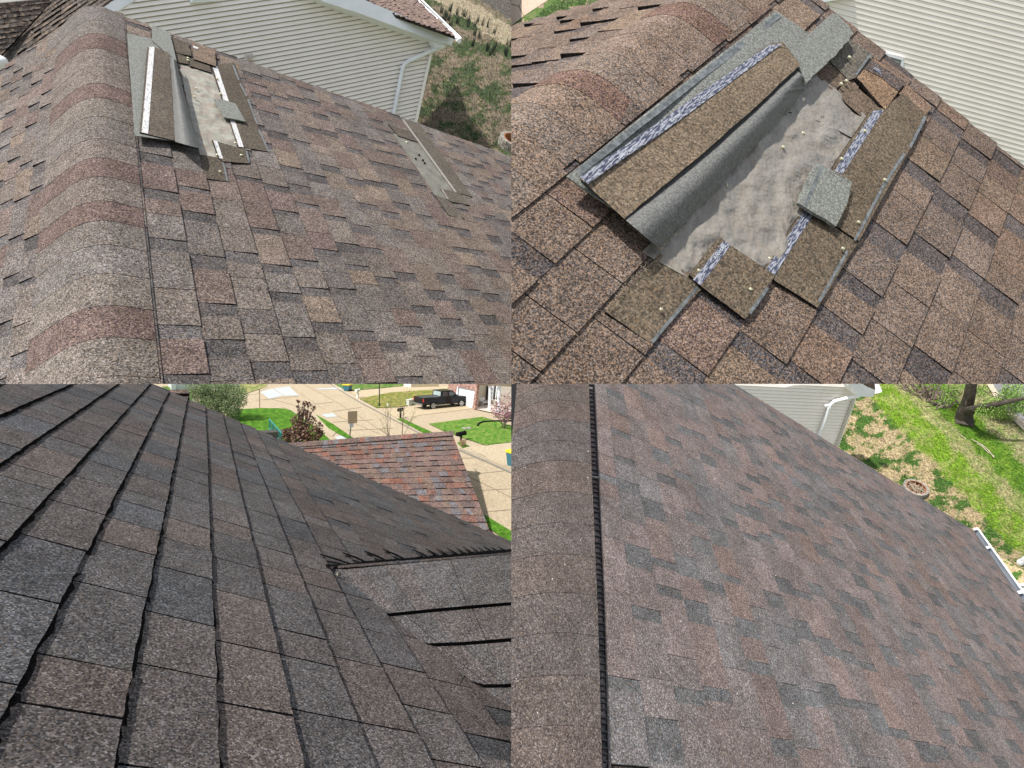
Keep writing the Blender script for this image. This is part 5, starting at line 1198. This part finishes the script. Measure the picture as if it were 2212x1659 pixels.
# ridge vent: black slotted body under a rounded cap
HV = .30
def vv(y): return PBR.uv(q, 352 + .04 * y, y)[1]
vtop = PBR.uv(q, 345, -80)[1]
capR = [(330, -60), (345, 380), (372, 1000), (392, 1740)]       # right edge of the cap
gapR = [(350, -60), (372, 380), (400, 1000), (418, 1740)]       # foot of the black side
def on(e, y):
    for (x0, y0), (x1, y1) in zip(e, e[1:]):
        if y <= y1: return x0 + (x1 - x0) * (y - y0) / (y1 - y0)
    return e[-1][0]
ys = [-60 + 1800 * i / 60 for i in range(61)]
mb = MB(); rows = [[PBR.at(q, on(gapR, y), y, .03) for y in ys], [PBR.at(q, on(gapR, y) - 3, y, .05) for y in ys], [PBR.at(q, on(gapR, y) - 8, y, -.05) for y in ys], [PBR.at(q, on(capR, y) - 14, y, -.1) for y in ys]]
mb.grid(rows); vt = mb.build('ridge_vent', M_blk, roofW, q)
rn2 = random.Random(77); mb = MB(); y = -50.0; step = 13
while y < 1720:
    k = .5 + .5 * (y + 60) / 1780; 
    a = PBR.at(q, on(gapR, y) - 2, y + 1, .08); b = PBR.at(q, on(capR, y) - 2, y - 3 * k, .10); w_ = PBR.b.normalized() * (.0022 * k); mb.prism([a, a + w_, b + w_, b], [p - PBR.n * .012 for p in (a, a + w_, b + w_, b)])
    y += (17 + 30 * (k - .5)) * rn2.uniform(.8, 1.25)
mb.build('vent_fins', flat_mat('vent_fin', (.025, .025, .035), .4), vt, q)
mb = MB(); mb.grid([[PBR.at(q, on(gapR, y) + 1, y, .06) for y in ys], [PBR.at(q, on(gapR, y) + 4, y, .04) for y in ys]]); mb.build('vent_lip', flat_mat('vent_lip', (.03, .028, .05), .4), vt, q)
mb = MB(); mb.face([PBR.at(q, 344, 396, .2), PBR.at(q, 374, 402, .1), PBR.at(q, 374, 405, .1), PBR.at(q, 344, 400, .2)]); mb.build('vent_joint', flat_mat('vent_joint', (.25, .24, .22), .5), vt, q)
# rounded cap: section through right edge, crest and left edge
crest = [(150, -60), (158, 380), (165, 1000), (170, 1740)]; capL = [(22, -60), (2, 165), (-160, 1000), (-260, 1740)]
mb = MB(); rn = random.Random(5); nseg = 18
cuts = [1740, 1480, 1262, 1080, 905, 740, 605, 470, 335, 250, 160, 75, 10, -60]
tones = [(0.1275, 0.099, 0.09), (0.12, 0.099, 0.0915), (0.105, 0.096, 0.096), (0.1125, 0.099, 0.096), (0.1245, 0.099, 0.09), (0.1125, 0.0975, 0.0945), (0.117, 0.1005, 0.096), (0.132, 0.1005, 0.09), (0.099, 0.0945, 0.0975), (0.093, 0.093, 0.099), (0.132, 0.099, 0.09), (0.117, 0.099, 0.09), (0.135, 0.102, 0.09)]
def caprow(y, dh):
    A = PBR.at(q, on(capR, y), y + 8, HV + dh); M_ = PBR.at(q, on(crest, y), y - 14, HV + .08 + dh); L_ = PBR.at(q, on(capL, y), y + 50, HV - .1 + dh)
    return fold(A, M_, L_, k=.42)
for k in range(len(cuts) - 1):
    y0, y1 = cuts[k], cuts[k + 1] - 4; n_ = 6; rows = [caprow(y0 + (y1 - y0) * i / n_, .010 * (1 - i / n_)) for i in range(n_ + 1)]
    mb.grid(rows, tuple(v * .5 + m__ * .5 for v, m__ in zip(tones[k], (.120, .102, .095)))); mb.grid([[p - PBR.n * .0012 for p in rows[0]], rows[0]], tuple(c * 1.7 for c in tones[k]))
    mb.grid([[r[0] for r in rows], [r[0] - PBR.n * .004 for r in rows]], (.012, .012, .012))
mb.build('ridge_cap', M_dark2, roofW, q)
mb = MB(); ed = [caprow(y, 0)[-1] for y in (-60, 0, 60, 120, 200, 300)]; mb.grid([ed, [p - PBR.n * .03 - PBR.a * .25 for p in ed]]); mb.build('ridge_vent', M_blk, roofW, q)
mb = MB(); rn = random.Random(17)
for _ in range(34):
    x, y = (rn.uniform(10, 330), rn.uniform(200, 1640)) if rn.random() < .6 else (rn.uniform(420, 1900), rn.uniform(300, 1640))
    if x > 420 and y < .62 * (x - 960) + 40: continue
    p = PBR.at(q, x, y, (HV + .45 if x < 330 else .06)); 
    if x < 330: p = p * .97
    r = -p.z / F * rn.uniform(1.5, 3.0); a = PBR.a.normalized() * r; b = PBR.b.normalized() * r; mb.prism([p + a, p + b, p - a, p - b], [v - PBR.n * r for v in (p + a, p + b, p - a, p - b)])
tag(mb.build('loose_granules', flat_mat('white_granule', (.7, .68, .62)), None, q), 'tiny pale loose granules scattered over the reddish brown roof', 'grit', kind='stuff')
# gutter along the eave
gt = thing('roof_gutter', 'white metal gutter with clips along the eave of the reddish brown roof', 'gutter', PBR.at(q, 2100, 790))
e0, e1 = PBR.at(q, 1990, 632, -.05), PBR.at(q, 2240, 990, -.05); outw = PBR.a.normalized(); 
mb = MB(); W2 = .026; prof = [(-.015, -.01), (-.005, -.04), (W2 * .8, -.04), (W2, -.01), (W2, .004), (W2 + .008, .004), (W2 + .008, -.02)]
upr = UP[q]; ohz = (outw - upr * outw.dot(upr)).normalized()
rws = [[e0 + ohz * a + upr * b for a, b in prof], [e1 + ohz * a + upr * b for a, b in prof]]; mb.grid(rws); mb.face(rws[0]); mb.build('trough', noise_mat('gutter_metal', (.30, .34, .40), (.42, .46, .52), 8, rough=.35, metal=.3), gt, q)
mb = MB(); mb.tube([e0 + ohz * (W2 + .004) + upr * .006, e1 + ohz * (W2 + .004) + upr * .006], .0048, 8); mb.build('rim', M_white, gt, q)
for t in (.0, .26, .80):
    p = e0.lerp(e1, t) + upr * .012; d = (e1 - e0).normalized(); mb = MB(); mb.prism([p - d * .008, p + d * .012, p + d * .012 + ohz * W2, p - d * .008 + ohz * W2], [v - upr * .004 for v in (p - d * .008, p + d * .012, p + d * .012 + ohz * W2, p - d * .008 + ohz * W2)]); mb.build('clip', M_white, gt, q)
# ------------------------------------------------------------------ neighbour's siding corner
WBR0 = Plane(ray(q, 960, 20) * 34, ray(q, 1480, 45) * 36 - ray(q, 960, 20) * 34, ray(q, 930, 300) * 37 - ray(q, 960, 20) * 34)
kw = 22.0 / -(WBR0.at(q, 1402, 292).dot(UP[q])) * .985
WBR = Plane(ray(q, 960, 20) * 34 * kw, (ray(q, 1480, 45) * 36 - ray(q, 960, 20) * 34) * kw, (ray(q, 930, 300) * 37 - ray(q, 960, 20) * 34) / 20.6 * kw, hs=1.0)
if WBR.n.dot(WBR.o) > 0: WBR.n = -WBR.n
hw = thing('siding_house', 'cream siding house corner with sunlit lower boards and white downspout, lower right', 'house', WBR.at(q, 1400, 300))
mb = MB(); siding(mb, WBR, q, [(900, -60), (1469, -60), (1484, 30), (1482, 66), (1400, 290), (1250, 230), (900, -10)], 0, lap=.09, sub=1, gr=.3, groove_shade=(.62, .6, .56)); mb.build('siding_wall', M_sid, hw, q)
mb = MB(); board(mb, WBR, q, [(1474, 62), (1483, 64), (1404, 282), (1394, 278)], .15, .2); mb.build('corner_trim', flat_mat('trim_grey', (.5, .48, .43)), hw, q)
mb = MB(); board(mb, WBR, q, [(1400, -70), (1500, -40), (1570, 28), (1562, 54), (1492, 52), (1482, 30), (1440, -20)], 1.6, .3); mb.build('bargeboard', M_white, hw, q)
mb = MB(); board(mb, WBR, q, [(1480, 26), (1500, 32), (1558, 56), (1492, 54)], 1.0, .9); mb.build('eave_box', M_white, hw, q)
mb = MB(); board(mb, WBR, q, [(1500, -60), (1560, -60), (1570, 26), (1530, 10)], 2.4, .2, (.16, .11, .09)); mb.build('shingle_slope', M_far, hw, q)
mb = MB(); dB = 36.0; mb.tube([ray(q, 1540, -60) * 34.5 * kw, ray(q, 1583, 36) * 34.5 * kw], .16, 8); mb.build('gutter', M_white, hw, q)
mb = MB(); D_ = -WBR.at(q, 1400, 120).z; mb.tube([WBR.at(q, x, y, h) for x, y, h in ((1500, 53, .8), (1440, 62, .3), (1392, 74, .2), (1376, 88, .2), (1368, 110, .2), (1318, 245, .2))], .085, 8); ds = mb.build('downspout', M_white, hw, q, smooth=True)
mb = MB(); mb.tube([WBR.at(q, 1355, 92, .3), WBR.at(q, 1370, 92, .3)], .08, 5); mb.build('bracket', M_white, ds, q)
# ------------------------------------------------------------------ lawn
GBR = Ground(UP[q], 22.0)
def sm(v, a, b): t = max(0, min(1, (v - a) / (b - a))); return t * t * (3 - 2 * t)
def lp(a, b, t): return tuple(x * (1 - t) + y * t for x, y in zip(a, b))
def gcBR(x, y):
    s = vnoise(x / 70, y / 45, 12) + .55 * vnoise(x / 24, y / 18, 15) + .4 * vnoise(x / 9, y / 7, 19) + .3 * vnoise(x / 4, y / 3, 29); w2 = 10 * vnoise(x / 60, y / 60, 4) + 5 * vnoise(x / 11, y / 11, 6)
    d = y - 1.05 * (x - 1590) + w2 * 3         # signed offset from the edge of the mown strip (runs down to the right)
    yard = lp(lp((.46, .37, .22), (.36, .31, .15), sm(s, -.2, .05)), (.07, .15, .028), sm(s, .03, .2))
    strip = lp((.27, .33, .08), (.17, .29, .025), sm(s, -.3, .05)); mid = lp((.36, .34, .16), (.25, .30, .09), sm(s, -.2, .15))
    deep = lp((.16, .27, .03), (.10, .21, .018), sm(s, -.35, .0)); far = lp((.20, .27, .07), (.34, .32, .16), sm(s, -.3, .0))
    c = lp(far, deep, sm(d, -320, -280)); c = lp(c, mid, sm(d, -165, -135)); c = lp(c, strip, sm(d, -75, -45)); return tuple(v * .86 for v in lp(c, yard, sm(d, 85, 125)))
M_gR = ground_mat('sunny_lawn', 2.6, .3)
gsheet(q, GBR, 1250, 2400, -160, 1150, 330, 330, gcBR, 'lawn', M_gR)
def regBR(rn): return rn.uniform(1380, 2212), rn.uniform(-5, 900)
def tcBR(x, y, rn):
    if y > .62 * (x - 960) + 30: return None
    c = gcBR(x, y); return tuple(v * 1.0 for v in c)
tufts(q, GBR, 'grass', 42000, regBR, .06, tcBR, 'mixed straw and bright green lawn blades below the reddish roof', seed=12)
t, c, ex, ey, up_ = fire_ring(q, GBR, 1737, 462, .54, .30, 'round stone fire pit filled with dry twigs on the straw lawn, lower right', n=12)
mb = MB(); rn = random.Random(2)
for _ in range(70):
    a = rn.random() * 6.28; r = rn.random() * .36; p = c + ex * cos(a) * r + ey * sin(a) * r + up_ * rn.uniform(.12, .28); d = ex * rn.uniform(-1, 1) + ey * rn.uniform(-1, 1) + up_ * rn.uniform(-.1, .25); d = d.normalized() * rn.uniform(.2, .45)
    mb.tube([p - d * .5, p + d * .5], .010, 4, cap=False)
o = mb.build('dry_twigs', flat_mat('dry_twig', (.42, .33, .24)), None, q); tag(o, 'heap of pale dry twigs lying inside the round stone fire pit', 'twigs', kind='stuff')
# asphalt path and pale kerb, top right
def bpoly(polys, h, name, m, col=(1, 1, 1)):
    mb = MB()
    for p in polys: mb.face([GBR.at(q, *c, h) for c in p], col)
    tag(mb.build(name, m, None, q), kind='structure')
M_asph = ground_mat('asphalt', 3.0, .1)
bpoly([[(2060, -60), (2400, -60), (2400, 330), (2212, 190), (2150, 120), (2090, 40)]], .05, 'road', M_asph, (.20, .20, .21))
bpoly([[(2030, -40), (2052, -46), (2095, 30), (2150, 112), (2400, 310), (2400, 345), (2200, 190), (2140, 130), (2080, 50)]], .09, 'kerb', M_conc, (.50, .42, .32))
# the leaning tree
tb_ = GBR.at(q, 1950, 160); kk = -tb_.z / F
tr = thing('leaning_tree', 'dark forked tree with fresh green leaves leaning over the lawn, top right corner', 'tree', tb_)
mb = MB(); dt = -tb_.z
T = lambda x, y, dd=0: ray(q, x, y) * (dt + dd)
mb.tube([T(1946, 178), T(1953, 150), T(1958, 118, -.3), T(1968, 85, -.6), T(1978, 40, -1), T(1990, -30, -1.5)], [40 * kk, 32 * kk, 28 * kk, 22 * kk, 20 * kk, 17 * kk], 12)
mb.build('trunk', M_bark, tr, q); mb = MB(); mb.tube([T(1962, 118, -.4), T(2000, 108, -1.2), T(2060, 95, -2), T(2130, 78, -2.6), T(2240, 55, -3)], [21 * kk, 17 * kk, 13 * kk, 10 * kk, 6 * kk], 10); mb.build('limb', M_bark, tr, q)
for pts, r in (([T(1975, 60, -.8), T(2000, 30, -1.2), T(2030, -10, -1.5)], 6), ([T(1960, 110), T(1930, 60, .5), T(1900, 20, 1), T(1870, -20, 1)], 4), ([T(2050, 96, -2), T(2100, 40, -2), T(2180, -10, -2)], 6), ([T(2020, 104, -1.3), T(2060, 50, -1), T(2110, 10, -1)], 5), ([T(2120, 80, -2.6), T(2170, 90, -2.4), T(2230, 110, -2)], 4), ([T(1940, 100, .4), T(1895, 40, 1), T(1850, 30, 2), T(1820, -20, 2)], 3.5)):
    mb = MB(); mb.tube(pts, [r * kk, r * kk * .7, r * kk * .4] + ([r * kk * .2] if len(pts) > 3 else []), 6)
rn = random.Random(4)
for _ in range(90):
    x, y = rn.choice([(2060, 95), (2130, 78), (2100, 40), (1930, 60), (2030, 10), (1880, 20), (2180, 70)]); p = T(x + rn.uniform(-40, 40), y + rn.uniform(-25, 25), rn.uniform(-2, 1)); d = Vector((rn.uniform(-1, 1), rn.uniform(-.9, .5), rn.uniform(-.6, .6))) * 40 * kk
    mb.tube([p, p + d * .5 + Vector((0, -3 * kk, 0)), p + d], [1.6 * kk, 1.1 * kk, .4 * kk], 4, cap=False)
tw_ = mb.build('twigs', M_bark, tr, q); tw_['kind'] = 'stuff'
mb = MB(); LG_ = [(.13, .26, .03), (.2, .34, .05), (.28, .40, .09), (.09, .19, .02)]
for x, y, r, n in ((2080, 95, 40, 500), (2140, 60, 45, 650), (2190, 85, 42, 650), (2040, 118, 30, 300), (2100, 120, 34, 450), (2170, 20, 45, 450), (2230, 100, 40, 400), (1900, 30, 40, 160), (1870, 70, 30, 80), (2030, 40, 34, 170), (2150, 130, 30, 250), (1930, 15, 30, 120), (2200, 140, 26, 160)):
    leaves(mb, T(x, y, rn.uniform(-2, .5)), r * kk, int(n * 2.4), 2.8 * kk, LG_, rn, core=.1)
mb.build('crown', M_leaf, tr, q)
rn = random.Random(9); mb = MB()
for _ in range(240):
    x, y = rn.uniform(1690, 1900), rn.uniform(-20, 110)
    if abs(y - .62 * (x - 1700)) > 26 + rn.random() * 10: continue
    p = GBR.at(q, x, y); d = Vector((rn.uniform(-1, 1), rn.uniform(0, 1.4), rn.uniform(-.8, .8))).normalized() * rn.uniform(.4, 1.6)
    mb.tube([p, p + d * .5 + Vector((rn.uniform(-.2, .2), 0, 0)), p + d], [.035, .025, .01], 4, cap=False)
tag(mb.build('brush', noise_mat('dry_brush', (.10, .07, .06), (.26, .2, .17), 4, rough=.9), None, q), 'tangle of bare brown brush along the lawn edge by the forked tree', 'brush', kind='stuff')
for pts, lab in (([(1985, 238), (2030, 262), (2058, 285), (2082, 318), (2080, 308)], 'long curved pale fallen branch on the green lawn strip'), ([(1938, 222), (1955, 232), (1962, 240)], 'short pale fallen twig left of the long branch'), ([(2010, 258), (2030, 268), (2062, 300)], 'thin pale twig just under the long fallen branch')):
    mb = MB(); mb.tube([GBR.at(q, x, y, .08) for x, y in pts], .022, 5); tag(mb.build('fallen_branch', flat_mat('pale_wood', (.42, .36, .26)), None, q), lab, 'branch')
# slatted bench by the gutter and small white ornament
bt_ = thing('slatted_bench', 'grey white slatted bench corner beyond the gutter at the right edge', 'bench', GBR.at(q, 2215, 910))
for k in range(6):
    mb = MB(); g_ = lambda x, y: GBR.at(q, x, y, .45); y = 864 + 15 * k; x = 2160 + 12 * k; mb.prism([g_(x, y), g_(2290, y + 4), g_(2290, y + 12), g_(x + 6, y + 8)], [p - GBR.up * .06 for p in (g_(x, y), g_(2290, y + 4), g_(2290, y + 12), g_(x + 6, y + 8))]); mb.build('slat', flat_mat('bench_paint', (.5, .54, .52)), bt_, q)
mb = MB(); mb.prism([g_(2158, 860), g_(2290, 862), g_(2290, 868), g_(2164, 866)], [GBR.at(q, 2158, 860, 0), GBR.at(q, 2290, 862, 0), GBR.at(q, 2290, 868, 0), GBR.at(q, 2164, 866, 0)]); mb.prism([g_(2158, 860), g_(2164, 860), g_(2225, 950), g_(2218, 955)], [p - GBR.up * .3 for p in (g_(2158, 860), g_(2164, 860), g_(2225, 950), g_(2218, 955))]); mb.build('frame', flat_mat('bench_paint', (.5, .54, .52)), bt_, q)
mb = MB(); p = GBR.at(q, 2191, 778); u_ = GBR.up; mb.tube([p, p + u_ * .15, p + u_ * .3, p + u_ * .36, p + u_ * .46, p + u_ * .5], [.10, .14, .08, .06, .07, .01], 10); mb.tube([p + u_ * .4, p + u_ * .38 + Vector((-.14, 0, .02))], [.04, .01], 6); tag(mb.build('garden_ornament', flat_mat('ornament_white', (.7, .72, .72)), None, q, smooth=True), 'small white garden ornament standing in the shaded grass past the gutter', 'ornament')
